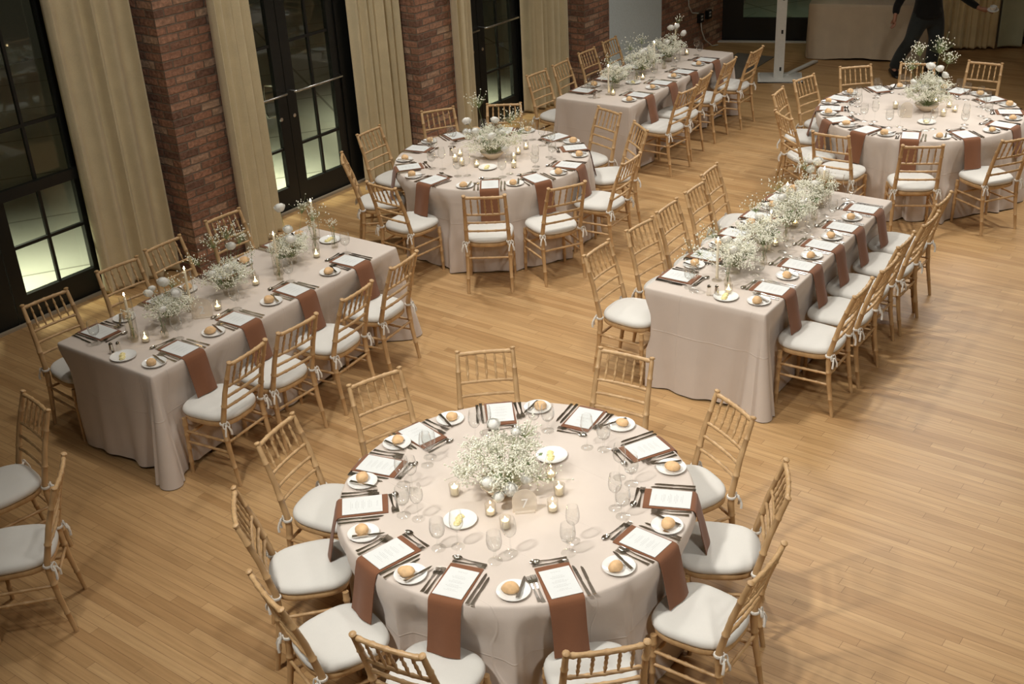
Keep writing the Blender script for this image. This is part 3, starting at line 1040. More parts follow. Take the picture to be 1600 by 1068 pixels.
def long_cloth(tn, c, an, L, W_, seed, mat='cloth', label=None, legs=True, group='pale taupe tablecloths', h=TH, flare=(1, 1, 1, 1)):
    rnd = random.Random(seed)
    A = radians(an)
    u, v = Vector((cos(A), sin(A), 0)), Vector((-sin(A), cos(A), 0))
    O = Vector((c[0], c[1], 0)) + u * L / 2 + v * W_ / 2
    if legs:
        bm = box(0, 0, h - 0.02, L - 0.03, W_ - 0.03, 0.02)
        bmesh.ops.bevel(bm, geom=bm.edges[:], offset=0.004, segments=2)
        folding_legs('banquet_table', 'rectangular banquet table hidden beneath the long cloth of the ' + tn, O, A, [(sx * (L / 2 - 0.3), sy * (W_ / 2 - 0.27)) for sx in (-1, 1) for sy in (-1, 1)], bm)
    # perimeter
    r = 0.012
    pts = []
    hx, hy = L / 2 - r, W_ / 2 - r
    corners = [(hx, hy, 0), (-hx, hy, 90), (-hx, -hy, 180), (hx, -hy, 270)]
    per = []
    for k, (x, y, a0) in enumerate(corners):
        for j in range(13):
            a = radians(a0 + 90 * j / 12)
            per.append((x, y, cos(a), sin(a), k, (j - 6) / 6.0, None))
        x2, y2, _ = corners[(k + 1) % 4]
        a = radians(a0 + 90)
        D = hypot(x2 - x, y2 - y)
        m = int(D / 0.016)
        for j in range(1, m):
            t = j / m
            per.append((x + (x2 - x) * t, y + (y2 - y) * t, cos(a), sin(a), k, None, D * t))
    side_len = [W_ and hypot(corners[(k + 1) % 4][0] - corners[k][0], corners[(k + 1) % 4][1] - corners[k][1]) for k in range(4)]
    ph = [[rnd.uniform(0, 6.28) for _ in range(4)] for _ in range(4)]
    cph = list(flare)
    bm = bmesh.new()
    rings = []
    for dr, dz in ((-r, 0), (-0.003, -0.0015), (0.0, -0.005), (0.004, -0.014)):
        rings.append([bm.verts.new((x + nx * (r + dr), y + ny * (r + dr), h + dz)) for x, y, nx, ny, k, q, d in per])
    rows = 20
    for j in range(1, rows + 1):
        t = j / rows
        ring = []
        for x, y, nx, ny, k, q, d in per:
            if q is not None:
                e = 0.006 + 0.125 * cph[k] * t ** 1.1 * (1 - 0.35 * q * q)
                lift = 0.0
                ex = ey = 0.0
            else:
                D = side_len[k]
                dc = min(d, D - d)
                # the fold beside each corner: the cloth dips in, then hangs straight
                kc = cph[k] if d < D - d else cph[(k + 1) % 4]
                fold = math.exp(-(dc / (0.03 + 0.055 * t)) ** 2)
                dip = math.exp(-((dc - 0.09 - 0.075 * t) / 0.05) ** 2) * max(0.0, kc)
                w_ = sin(d * 17 + ph[k][0] + 0.8 * sin(d * 4.1 + ph[k][1])) * 0.6 + sin(d * 9.3 + ph[k][2]) * 0.5 + 0.22 * sin(d * 41 + ph[k][3])
                env = min(1, dc / 0.25)
                e = 0.006 + 0.025 * t + 0.020 * w_ * env * t + 0.075 * kc * fold * t - 0.060 * dip * t
                lift = 0.030 * env * (0.6 + 0.4 * sin(d * 5 + ph[k][3]))
            hem = 0.006 + lift
            z = h - 0.014 - (h - 0.014 - hem) * t
            lx, ly = x + nx * (r + e), y + ny * (r + e)
            p = O + Vector((lx * cos(A) - ly * sin(A), lx * sin(A) + ly * cos(A), z))
            p = push_in(p) - O
            ring.append(bm.verts.new((p.x * cos(A) + p.y * sin(A), -p.x * sin(A) + p.y * cos(A), p.z)))
        rings.append(ring)
    n = len(per)
    for a, b in zip(rings, rings[1:]):
        for i in range(n):
            bm.faces.new((a[i], b[i], b[(i + 1) % n], a[(i + 1) % n]))
    bm.faces.new(rings[0])
    bmesh.ops.recalc_face_normals(bm, faces=bm.faces)
    return thing('tablecloth', label or ('pale taupe floor length cloth over the ' + tn), 'tablecloth', O, A, group, mesh(bm, M[mat]))


for k in ROUND:
    round_cloth(k)
for i, (k, (tn, c, an, L, W_, us, ul)) in enumerate(LONG.items()):
    long_cloth(tn, c, an, L, W_, 20 + i, flare={'T2': (1, -0.7, 1.15, 1.1), 'T4': (0.8, 0.25, 0.9, 0.8), 'T1': (0.8, 0.8, 0.35, 0.8)}[k])
long_cloth('service table', (4.36, 16.53), -20.5, 1.62, 0.60, 41, 'cloth_back', 'oatmeal linen floor length cloth over the service table at the back', True, None, 0.76, (-0.2, -0.4, -0.4, -0.2))


# ------------------------------------------------------------------ tableware prototypes
def build_menu():
    bm = box(0, 0, 0.0012, 0.148, 0.204, 0.0024)
    o = link('menu_card', mesh(bm, M['card'], False))
    o['category'] = 'menu'
    cu = bpy.data.curves.new('t', 'FONT')
    cu.body = 'MENU'
    cu.size = 0.014
    cu.align_x = 'CENTER'
    cu.space_character = 1.4
    tmp = bpy.data.objects.new('t', cu)
    COL.objects.link(tmp)
    bpy.context.view_layer.update()
    me = bpy.data.meshes.new_from_object(tmp.evaluated_get(bpy.context.evaluated_depsgraph_get()))
    bpy.data.objects.remove(tmp)
    bm = bmesh.new()
    bm.from_mesh(me)
    bmesh.ops.translate(bm, verts=bm.verts, vec=(0, 0.072, 0.0026))
    rnd = random.Random(4)
    for y, wd in ((0.045, .05), (0.036, .075), (0.029, .06), (0.012, .045), (0.004, .08), (-0.003, .07), (-0.020, .05), (-0.028, .082), (-0.035, .06), (-0.052, .04), (-0.060, .07)):
        x = -wd / 2
        while x < wd / 2 - 0.004:
            l = rnd.uniform(0.005, 0.013)
            x2 = min(x + l, wd / 2)
            v = [bm.verts.new(p) for p in ((x, y, .0026), (x2, y, .0026), (x2, y + .0022, .0026), (x, y + .0022, .0026))]
            bm.faces.new(v)
            x = x2 + 0.0022
    link('lettering', mesh(bm, M['ink'], False), o)
    return o


def napkin_mesh(edge, hang=0.262, wd=0.168, inner=0.128):
    """folded napkin: lies from inner to the table edge, then hangs down; y=-edge is the table edge"""
    path = [(inner, 0.0), (inner * 0.5, 0.0), (0, 0.0), (-edge + 0.05, 0.0), (-edge + 0.012, 0.0), (-edge - 0.002, -0.002), (-edge - 0.012, -0.012), (-edge - 0.017, -0.03)]
    n = 8
    for i in range(1, n + 1):
        t = i / n
        path.append((-edge - 0.020 - 0.055 * t, -0.03 - (hang - 0.03) * t))
    bm = bmesh.new()
    th = 0.007
    m = 9
    top, bot = [], []
    for i, (y, z) in enumerate(path):
        a, b = path[max(0, i - 1)], path[min(len(path) - 1, i + 1)]
        d = Vector((0, b[0] - a[0], b[1] - a[1])).normalized()
        nn = Vector((0, d.z, -d.y))
        if nn.z < 0 and i < 4:
            nn = -nn
        if i >= 4 and nn.y > 0:
            nn = -nn
        depth = max(0, -z)
        rt, rb = [], []
        for j in range(m):
            f = -1 + 2 * j / (m - 1)
            x = f * wd / 2 * (1 - 0.03 * sin(depth * 12))
            ww = 0.006 * sin(f * 3.1 + 0.8) * min(1, depth / 0.15)
            p = Vector((x, y, z)) + nn * ww
            edge_r = th * (1 - 0.35 * abs(f) ** 6)
            rt.append(bm.verts.new(p + nn * edge_r))
            rb.append(bm.verts.new(p + nn * 0.0008))
        top.append(rt)
        bot.append(rb)
    for g, rev in ((top, False), (bot, True)):
        for a, b in zip(g, g[1:]):
            for j in range(m - 1):
                q = (a[j], a[j + 1], b[j + 1], b[j])
                bm.faces.new(q[::-1] if rev else q)
    for i in range(len(path) - 1):
        for j in (0, m - 1):
            bm.faces.new((top[i][j], top[i + 1][j], bot[i + 1][j], bot[i][j]))
    for i in (0, len(path) - 1):
        for j in range(m - 1):
            bm.faces.new((top[i][j], top[i][j + 1], bot[i][j + 1], bot[i][j]))
    bmesh.ops.recalc_face_normals(bm, faces=bm.faces)
    return mesh(bm, M['napkin'])


def build_napkin(edge):
    def f():
        o = link('napkin', napkin_mesh(edge))
        o['category'] = 'napkin'
        return o
    return f


def plate_mesh(r):
    return mesh(lathe(bmesh.new(), [(0, 0.004), (r * .62, 0.004), (r * .70, 0.006), (r * .97, 0.013), (r, 0.0145), (r * .985, 0.0115), (r * .70, 0.002), (r * .6, 0.0), (0, 0.0)], 40), M['china'])


def build_plate():
    o = link('bread_plate', plate_mesh(0.079))
    o['category'] = 'plate'
    return o


def build_butter_plate():
    o = link('butter_dish', plate_mesh(0.085))
    o['category'] = 'butter dish'
    for i in range(4):
        bm = bmesh.new()
        lathe(bm, [(0.0, 0.0), (0.017, 0.0), (0.019, 0.004), (0.013, 0.008), (0.015, 0.011), (0.008, 0.015), (0.0, 0.017)], 14)
        for v in bm.verts:
            a = atan2(v.co.y, v.co.x)
            k = 1 + 0.10 * sin(5 * a + v.co.z * 200)
            v.co.x *= k
            v.co.y *= k * 0.8
        bmesh.ops.translate(bm, verts=bm.verts, vec=(-0.01 + 0.006 * (i % 2), -0.033 + 0.021 * i, 0.005))
        link('butter_curl', mesh(bm, M['butter']), o)
    return o


def build_roll(seed):
    def f():
        rnd = random.Random(seed)
        bm = bmesh.new()
        bmesh.ops.create_icosphere(bm, subdivisions=3, radius=1)
        p = [rnd.uniform(0, 6.28) for _ in range(4)]
        for v in bm.verts:
            x, y, z = v.co
            k = 1 + 0.07 * sin(2.3 * x + p[0]) + 0.06 * sin(3.1 * y + p[1]) + 0.05 * sin(3.7 * z + p[2])
            if z > 0:
                k -= 0.07 * math.exp(-(y / 0.18) ** 2) * z
            v.co = Vector((x * 0.040 * k, y * 0.031 * k, (z * 0.026 * k if z > 0 else z * 0.019 * k) + 0.0185))
        for v in bm.verts:
            v.co.z = max(0.0, v.co.z)
        o = link('bread_roll', mesh(bm, M['crust']))
        o['category'] = 'bread roll'
        return o
    return f


def flat_ware(outline, thick, zf, mat='steel'):
    """closed x/y outline extruded, with a z profile along its length"""
    bm = bmesh.new()
    t = [bm.verts.new((x, y, zf(y) + thick)) for x, y in outline]
    b = [bm.verts.new((x, y, zf(y))) for x, y in outline]
    n = len(outline)
    bm.faces.new(t)
    bm.faces.new(b[::-1])
    for i in range(n):
        bm.faces.new((t[i], b[i], b[(i + 1) % n], t[(i + 1) % n]))
    bmesh.ops.recalc_face_normals(bm, faces=bm.faces)
    bmesh.ops.triangulate(bm, faces=[f for f in bm.faces if len(f.verts) > 4])
    return mesh(bm, M[mat], False)


def handle_side(L0, L1, w0, w1):
    return [(w0, L0), (w0 * 0.9, L0 + (L1 - L0) * 0.35), (w1, L1)]


def build_fork(name, L):
    def f():
        h = L / 2
        tl = L * 0.26
        y0 = h - tl
        R = [(0.0095, -h), (0.0095, -h + 0.004), (0.0070, -h + 0.03), (0.0035, -h + L * 0.5), (0.0038, y0 - 0.012), (0.0115, y0 + 0.006), (0.0125, y0 + 0.016)]
        tines = []
        xs = [0.0125, 0.0055, -0.0008, -0.0070]
        tw = 0.0042
        out = list(R)
        for i in range(4):
            xr = 0.0125 - i * 0.0070
            out += [(xr, h - 0.002), (xr - 0.002, h), (xr - tw, h - 0.002)]
            if i < 3:
                out += [(xr - tw, y0 + 0.020), (xr - 0.0070, y0 + 0.020)]
        Lf = [(-x, y) for x, y in R][::-1]
        out += Lf
        o = link(name, flat_ware(out, 0.0018, lambda y: 0.0012 + (0.006 * max(0, 1 - abs(y - (y0 - 0.01)) / 0.05)) + 0.004 * max(0, (y - h + 0.02) / 0.02)))
        o['category'] = 'fork'
        return o
    return f


def build_knife(name, L):
    def f():
        h = L / 2
        yb = -h + L * 0.48
        hd = flat_ware([(-0.0085, -h), (0.0085, -h), (0.0075, -h + 0.05), (0.0055, yb), (-0.0055, yb), (-0.0075, -h + 0.05)], 0.0045, lambda y: 0.0004)
        o = link(name, hd)
        o['category'] = 'knife'
        b = [(-0.0055, yb), (0.0060, yb), (0.0088, yb + 0.012), (0.0096, yb + (h - yb) * 0.7), (0.0070, h - 0.012), (0.0005, h), (-0.0040, h - 0.008), (-0.0062, h - 0.04), (-0.0062, yb + 0.02)]
        link('blade', flat_ware(b, 0.0014, lambda y: 0.0018), o)
        return o
    return f


def build_spoon():
    L = 0.178
    h = L / 2
    o = link('dessert_spoon', flat_ware([(0.0085, -h), (0.0075, -h + 0.03), (0.003, 0.0), (0.0035, h - 0.045), (-0.0035, h - 0.045), (-0.003, 0.0), (-0.0075, -h + 0.03), (-0.0085, -h)], 0.0018, lambda y: 0.0012 + 0.006 * max(0, 1 - abs(y - h + 0.05) / 0.06)))
    o['category'] = 'spoon'
    bm = bmesh.new()
    n, m = 20, 5
    rings = []
    for dz in (0, 1):
        for j in range(m + 1):
            f = j / m
            rings.append([bm.verts.new((0.0165 * f * cos(2 * pi * i / n) * (1 - 0.12 * sin(2 * pi * i / n)), h - 0.024 + 0.026 * f * sin(2 * pi * i / n), 0.0012 + 0.0065 * f * f + 0.0012 * dz)) if j else None for i in range(n)])
    for base in (0, m + 1):
        cv = bm.verts.new((0, h - 0.024, 0.0012 + (0.0012 if base else 0)))
        for i in range(n):
            q = (cv, rings[base + 1][i], rings[base + 1][(i + 1) % n])
            bm.faces.new(q if base else q[::-1])
        for a, b in zip(rings[base + 1:base + m + 1], rings[base + 2:base + m + 1]):
            for i in range(n):
                q = (a[i], b[i], b[(i + 1) % n], a[(i + 1) % n])
                bm.faces.new(q if base else q[::-1])
    for i in range(n):
        bm.faces.new((rings[m][i], rings[m][(i + 1) % n], rings[2 * m + 1][(i + 1) % n], rings[2 * m + 1][i]))
    link('spoon_bowl', mesh(bm, M['steel']), o)
    return o


def glass_mesh(outer, th=0.0016, base=0.010):
    """outer profile from stem top upward to the rim gets an inner wall"""
    inner = [(max(0.0, r - th), z) for r, z in outer[::-1] if z > outer[0][1] + 0.004]
    return outer + inner + [(0, outer[0][1] + 0.006)]


def build_goblet():
    o = link('water_goblet', None)
    o['category'] = 'glass'
    bm = bmesh.new()
    bowl = [(0.007, 0.066), (0.020, 0.070), (0.032, 0.084), (0.0375, 0.104), (0.0385, 0.122), (0.0365, 0.145), (0.0335, 0.168)]
    lathe(bm, glass_mesh(bowl), 24)
    link('glass_bowl', mesh(bm, M['glass']), o)
    bm = bmesh.new()
    lathe(bm, [(0, 0.0), (0.036, 0.0), (0.0365, 0.0018), (0.030, 0.004), (0.010, 0.008), (0.006, 0.014), (0.005, 0.026), (0.008, 0.034), (0.0055, 0.042), (0.006, 0.058), (0.009, 0.066), (0, 0.068)], 24)
    link('glass_stem', mesh(bm, M['glass']), o)
    bm = bmesh.new()
    lathe(bm, [(0, 0.0735), (0.018, 0.074), (0.030, 0.086), (0.0355, 0.104), (0.0362, 0.118), (0, 0.118)], 20)
    link('water', mesh(bm, M['water']), o)
    return o


def build_wine():
    o = link('wine_glass', None)
    o['category'] = 'glass'
    bm = bmesh.new()
    bowl = [(0.004, 0.098), (0.018, 0.104), (0.030, 0.120), (0.0345, 0.140), (0.0335, 0.165), (0.0285, 0.195), (0.0265, 0.205)]
    lathe(bm, glass_mesh(bowl, 0.0012), 24)
    link('glass_bowl', mesh(bm, M['glass']), o)
    bm = bmesh.new()
    lathe(bm, [(0, 0.0), (0.034, 0.0), (0.0345, 0.0014), (0.018, 0.004), (0.006, 0.008), (0.0035, 0.020), (0.0033, 0.085), (0.006, 0.098), (0, 0.100)], 24)
    link('glass_stem', mesh(bm, M['glass']), o)
    return o


P_menu, P_plate, P_butter = Proto(build_menu), Proto(build_plate), Proto(build_butter_plate)
P_rolls = [Proto(build_roll(s)) for s in (1, 2, 3, 4)]
P_df, P_sf, P_pf = Proto(build_fork('dinner_fork', 0.200)), Proto(build_fork('salad_fork', 0.188)), Proto(build_fork('dessert_fork', 0.175))
P_dk, P_sk, P_bk = Proto(build_knife('dinner_knife', 0.232)), Proto(build_knife('entree_knife', 0.212)), Proto(build_knife('butter_knife', 0.162))
P_sp, P_gob, P_wine = Proto(build_spoon), Proto(build_goblet), Proto(build_wine)
P_nap = {}


def setting(x, y, rz, edge, place, tn, rnd, is_round, wine=True):
    """one cover; local +y points over the table, origin under the menu card. the bread plate stands to the diner's left"""
    def at(lx, ly, z=TI):
        return (x + lx * cos(rz) - ly * sin(rz), y + lx * sin(rz) + ly * cos(rz), z)
    j = lambda s: rnd.uniform(-s, s)
    ek = round(edge, 3)
    if ek not in P_nap:
        P_nap[ek] = Proto(build_napkin(edge))
    P_nap[ek].get('cinnamon napkin hanging over the edge, ' + place, at(0, 0, TI), rz + j(.02), 'napkins on the ' + tn)
    P_menu.get('white menu card on a napkin, ' + place, at(j(.005), j(.006) - 0.004, TH + 0.0090), rz + j(.05), 'menu cards on the ' + tn)
    px, py = -0.222 + j(.008), -0.008 + j(.012)
    P_plate.get('white bread plate, ' + place, at(px, py), rz, 'bread plates on the ' + tn)
    q = rnd.randrange(4)
    ra = rz + rnd.uniform(-0.6, 0.9)
    P_rolls[q].get('golden bread roll on its plate, ' + place, at(px - 0.018 + j(.008), py + j(.01), TI + 0.0045), ra, 'bread rolls on the ' + tn, scale=rnd.uniform(0.92, 1.10))
    P_bk.get('butter knife on the bread plate, ' + place, at(px + 0.038, py + 0.006, TI + 0.0155), rz - 0.45 + j(.25), 'butter knives on the ' + tn)
    fy = -0.012
    P_df.get('dinner fork beside the menu, ' + place, at(-0.102 + j(.004), fy + j(.006)), rz + j(.05), 'dinner forks on the ' + tn)
    P_sf.get('outer smaller fork, ' + place, at(-0.128 + j(.004), fy - 0.004 + j(.006)), rz + j(.06), 'small forks on the ' + tn)
    P_dk.get('dinner knife beside the menu, ' + place, at(0.103 + j(.004), fy + j(.006)), rz + j(.05), 'dinner knives on the ' + tn)
    P_sk.get('outer smaller knife, ' + place, at(0.130 + j(.004), fy - 0.004 + j(.006)), rz + j(.06), 'small knives on the ' + tn)
    P_pf.get('dessert fork above the napkin, ' + place, at(0.006 + j(.008), 0.146 + j(.005)), rz - pi / 2 + j(.12), 'dessert forks on the ' + tn)
    P_sp.get('dessert spoon above the napkin, ' + place, at(-0.004 + j(.008), 0.172 + j(.005)), rz + pi / 2 + j(.12), 'dessert spoons on the ' + tn)
    gy = 0.205 if is_round else 0.135
    gx = 0.112 if is_round else 0.118
    P_gob.get('water goblet, ' + place, at(gx + j(.012), gy + j(.012)), rnd.uniform(0, 6), 'water goblets on the ' + tn)
    if wine:
        P_wine.get('wine glass behind the goblet, ' + place, at(gx + 0.055 + j(.012), gy + 0.068 + j(.012)), rnd.uniform(0, 6), 'wine glasses on the ' + tn)


for k, (tn, c, R, rs, angs) in ROUND.items():
    rnd = random.Random(ord(k[1]))
    for i, a in enumerate(angs):
        A = radians(a)
        setting(c[0] + rs * cos(A), c[1] + rs * sin(A), A + pi / 2, R - rs - 0.003, '%s place clockwise from the front of %s' % (ORD[i], tn), tn, rnd, True)
for k, (tn, c, an, L, W_, us, ul) in LONG.items():
    rnd = random.Random(ord(k[1]) + 50)
    A = radians(an)
    e = 0.132
    for sd, lst, v, nm in (('R', us, e, 'aisle'), ('L', ul, W_ - e, 'window')):
        for i, uu in enumerate(lst):
            x, y = c[0] + uu * cos(A) - v * sin(A), c[1] + uu * sin(A) + v * cos(A)
            setting(x, y, A if sd == 'R' else A + pi, e, '%s from near end, %s side of %s' % (ORD[i], nm, tn), tn, rnd, False, k != 'T2')

for p, l in (((-0.307, 4.839), 'butter dish in front of the bowl of flowers on the near round table'), ((0.18, 5.385), 'butter dish behind the bowl of flowers on the near round table'),
             ((-0.133, 10.257), 'butter dish in front of the flowers on the middle round table'), ((4.068, 10.877), 'butter dish in front of the flowers on the far round table'),
             ((-2.53, 6.86), 'butter dish at the near end of the left long table'), ((-1.39, 8.70), 'butter dish at the far end of the left long table'),
             ((1.47, 7.253), 'butter dish at the near end of the right long table'), ((1.503, 12.895), 'butter dish by the flowers in the middle of the back long table')):
    P_butter.get(l, (p[0], p[1], TI), rnd.uniform(-0.5, 0.5), 'white butter dishes')


# ------------------------------------------------------------------ candles
def flame_mesh(h=0.024, r=0.0055):
    return lathe(bmesh.new(), [(0, 0), (r * .7, h * .10), (r, h * .28), (r * .8, h * .52), (r * .35, h * .8), (0, h)], 10)


def build_votive(white):
    def f():
        o = link('votive_candle', None)
        o['category'] = 'candle'
        bm = bmesh.new()
        if white:
            prof = [(0, 0.0), (0.024, 0.0), (0.027, 0.003), (0.031, 0.066), (0.0285, 0.066), (0.025, 0.008), (0, 0.007)]
        else:
            prof = [(0, 0.0), (0.026, 0.0), (0.0275, 0.003), (0.029, 0.070), (0.0272, 0.070), (0.0255, 0.006), (0, 0.005)]
        lathe(bm, prof, 24)
        link('glass_holder', mesh(bm, M['votive']), o)
        bm = bmesh.new()
        hw = 0.050 if white else 0.030
        lathe(bm, [(0, 0.008), (0.0195, 0.008), (0.0205, hw - 0.003), (0.018, hw), (0, hw - 0.002)], 18)
        tube(bm, [(0, 0, hw - 0.003), (0, 0.001, hw + 0.006)], 0.001, 5)
        link('wax', mesh(bm, M['wax']), o)
        bm = flame_mesh(0.020, 0.0052)
        bmesh.ops.translate(bm, verts=bm.verts, vec=(0, 0, hw + 0.003))
        link('flame', mesh(bm, M['flame']), o)
        return o
    return f


def build_taper(h, hurricane):
    def f():
        o = link('taper_candle', None)
        o['category'] = 'candle'
        bm = bmesh.new()
        lathe(bm, [(0, 0.018), (0.0105, 0.018), (0.0105, 0.05), (0.0085, h - 0.006), (0.004, h), (0, h)], 14)
        tube(bm, [(0, 0, h - 0.002), (0.001, 0, h + 0.006)], 0.0009, 5)
        link('wax', mesh(bm, M['wax']), o)
        bm = bmesh.new()
        lathe(bm, [(0, 0), (0.036, 0), (0.037, 0.004), (0.020, 0.008), (0.0135, 0.014), (0.0135, 0.034), (0.0112, 0.034), (0.0112, 0.018), (0, 0.017)], 20)
        link('candle_holder', mesh(bm, M['votive']), o)
        if hurricane:
            bm = bmesh.new()
            lathe(bm, [(0.038, 0.004), (0.0395, 0.004), (0.0395, h * 0.98), (0.038, h * 0.98)], 28, closed=True)
            link('glass_chimney', mesh(bm, M['hurricane']), o)
        bm = flame_mesh(0.026, 0.0058)
        bmesh.ops.translate(bm, verts=bm.verts, vec=(0, 0, h + 0.003))
        link('flame', mesh(bm, M['flame']), o)
        return o
    return f


P_vw, P_vc = Proto(build_votive(True)), Proto(build_votive(False))
P_tall, P_hur = Proto(build_taper(0.30, False)), Proto(build_taper(0.31, True))
VOT = [('near round table', True, [((-0.337, 5.072), 'left of the bowl'), ((0.199, 5.019), 'right of the bowl, larger white one'), ((-0.082, 4.759), 'white, nearest the front')]),
       ('near round table', False, [((-0.154, 4.879), 'clear glass, in front of the bowl'), ((0.158, 4.882), 'clear glass, just right of the number sign'), ((0.165, 5.182), 'clear glass, behind on the right')]),
       ('middle round table', True, [((-0.43, 10.491), 'leftmost of the lit cluster'), ((-0.368, 10.37), 'left cluster, nearest the front'), ((0.105, 10.234), 'right side, nearest the front'), ((0.111, 10.434), 'right side, touching the bowl')]),
       ('middle round table', False, [((-0.388, 10.654), 'left cluster, farthest back'), ((-0.231, 10.31), 'small, before the butter dish'), ((0.157, 10.615), 'right side, farther back'), ((0.234, 10.756), 'right side, farthest back')]),
       ('far round table', True, [((3.929, 11.388), 'left of the flowers, bright white'), ((4.285, 11.05), 'right front of the flowers')]),
       ('far round table', False, [((4.443, 11.331), 'right of the flowers, farther back'), ((4.441, 11.173), 'right of the flowers, nearer front'), ((4.364, 11.486), 'half behind the flowers')]),
       ('left long table', False, [((-2.437, 7.069), 'by the near end'), ((-2.042, 7.515), 'beside the number sign'), ((-1.844, 7.914), 'middle of the table'), ((-1.455, 8.374), 'by the far end')]),
       ('right long table', False, [((1.50, 7.32), 'by the near end'), ((1.996, 8.102), 'middle of the table'), ((2.232, 8.47), 'toward the far end')]),
       ('back long table', False, [((1.231, 12.448), 'by the near end'), ((1.62, 13.02), 'middle of the table'), ((2.27, 14.029), 'by the far end')])]
for tn, white, lst in VOT:
    for p, l in lst:
        (P_vw if white else P_vc).get('lit votive candle on the %s, %s' % (tn, l), (p[0], p[1], TI), rnd.uniform(0, 6), 'votive candles')
TAP = [('left long table', [((-2.54, 7.139), 1), ((-2.229, 7.529), 1), ((-1.702, 8.092), 1), ((-1.513, 8.761), 1)]),
       ('right long table', [((1.461, 7.543), 0), ((1.931, 8.0), 0), ((2.172, 8.533), 1), ((2.537, 8.843), 1)]),
       ('back long table', [((1.186, 12.483), 0), ((1.801, 13.427), 0), ((2.161, 14.217), 1)])]
for tn, lst in TAP:
    for i, (p, hz) in enumerate(lst):
        (P_hur if hz else P_tall).get('lit taper%s, %s from near end of the %s' % (' in a glass chimney' if hz else ' without chimney', ORD[i], tn), (p[0], p[1], TI), rnd.uniform(0, 6), 'taper candles', scale=1.0)


# ------------------------------------------------------------------ shakers and number signs
def build_shaker(mat):
    def f():
        o = link('shaker', None)
        o['category'] = 'shaker'
        bm = lathe(bmesh.new(), [(0, 0), (0.017, 0), (0.018, 0.004), (0.0135, 0.05), (0.0125, 0.058), (0, 0.058)], 18)
        link('shaker_body', mesh(bm, M[mat]), o)
        bm = lathe(bmesh.new(), [(0, 0.0585), (0.0135, 0.0585), (0.014, 0.066), (0.010, 0.074), (0, 0.076)], 18)
        link('cap', mesh(bm, M['steel']), o)
        return o
    return f


P_s1, P_s2 = Proto(build_shaker('steel')), Proto(build_shaker('votive'))
for a, b, tn in (((-2.623, 6.930), (-2.578, 6.938), 'left long table'), ((1.415, 7.300), (1.364, 7.310), 'right long table'), ((1.024, 12.364), (1.071, 12.374), 'back long table'), ((-0.473, 10.688), (-0.44, 10.73), 'middle round table')):
    P_s1.get('metal pepper shaker on the ' + tn, (*a, TI), 0, 'shakers')
    P_s2.get('clear glass salt shaker on the ' + tn, (*b, TI), 0, 'shakers')


def sign(x, y, rz, wd, ht, digit, label):
    o = thing('table_number_sign', label, 'table sign', (x, y, TI), rz, 'table number signs')
    bm = bmesh.new()
    r = wd / 2
    out = [(-r, 0), (r, 0)] + [(r * cos(a), ht - r + r * sin(a)) for a in [pi * i / 16 for i in range(17)]]
    fr = [bm.verts.new((px, -0.0015, pz)) for px, pz in out]
    bk = [bm.verts.new((px, 0.0015, pz)) for px, pz in out]
    bm.faces.new(fr)
    bm.faces.new(bk[::-1])
    for i in range(len(out)):
        bm.faces.new((fr[i], bk[i], bk[(i + 1) % len(out)], fr[(i + 1) % len(out)]))
    bmesh.ops.recalc_face_normals(bm, faces=bm.faces)
    link('panel', mesh(bm, M['sign'], False), o)
    bm = box(0, 0, 0.004, wd * 0.8, 0.035, 0.008)
    link('sign_foot', mesh(bm, M['sign'], False), o)
    if digit:
        cu = bpy.data.curves.new('t', 'FONT')
        cu.body = digit
        cu.size = ht * 0.55
        cu.align_x = 'CENTER'
        cu.extrude = 0.0006
        tmp = bpy.data.objects.new('t', cu)
        COL.objects.link(tmp)
        bpy.context.view_layer.update()
        me = bpy.data.meshes.new_from_object(tmp.evaluated_get(bpy.context.evaluated_depsgraph_get()))
        bpy.data.objects.remove(tmp)
        bm = bmesh.new()
        bm.from_mesh(me)
        bmesh.ops.transform(bm, verts=bm.verts, matrix=Matrix.Translation((0, -0.0024, ht * 0.20)) @ Matrix.Rotation(radians(90), 4, 'X'))
        link('number', mesh(bm, M['white_ink'], False), o)
    return o


sign(0.018, 4.890, radians(2), 0.125, 0.135, '7', 'frosted acrylic sign with a white seven, on the near round table')
sign(-2.125, 7.402, radians(8), 0.145, 0.150, '2', 'frosted acrylic sign with a white two, on the left long table')
sign(3.935, 11.085, radians(-15), 0.115, 0.150, None, 'frosted acrylic arch sign before the flowers on the far round table')


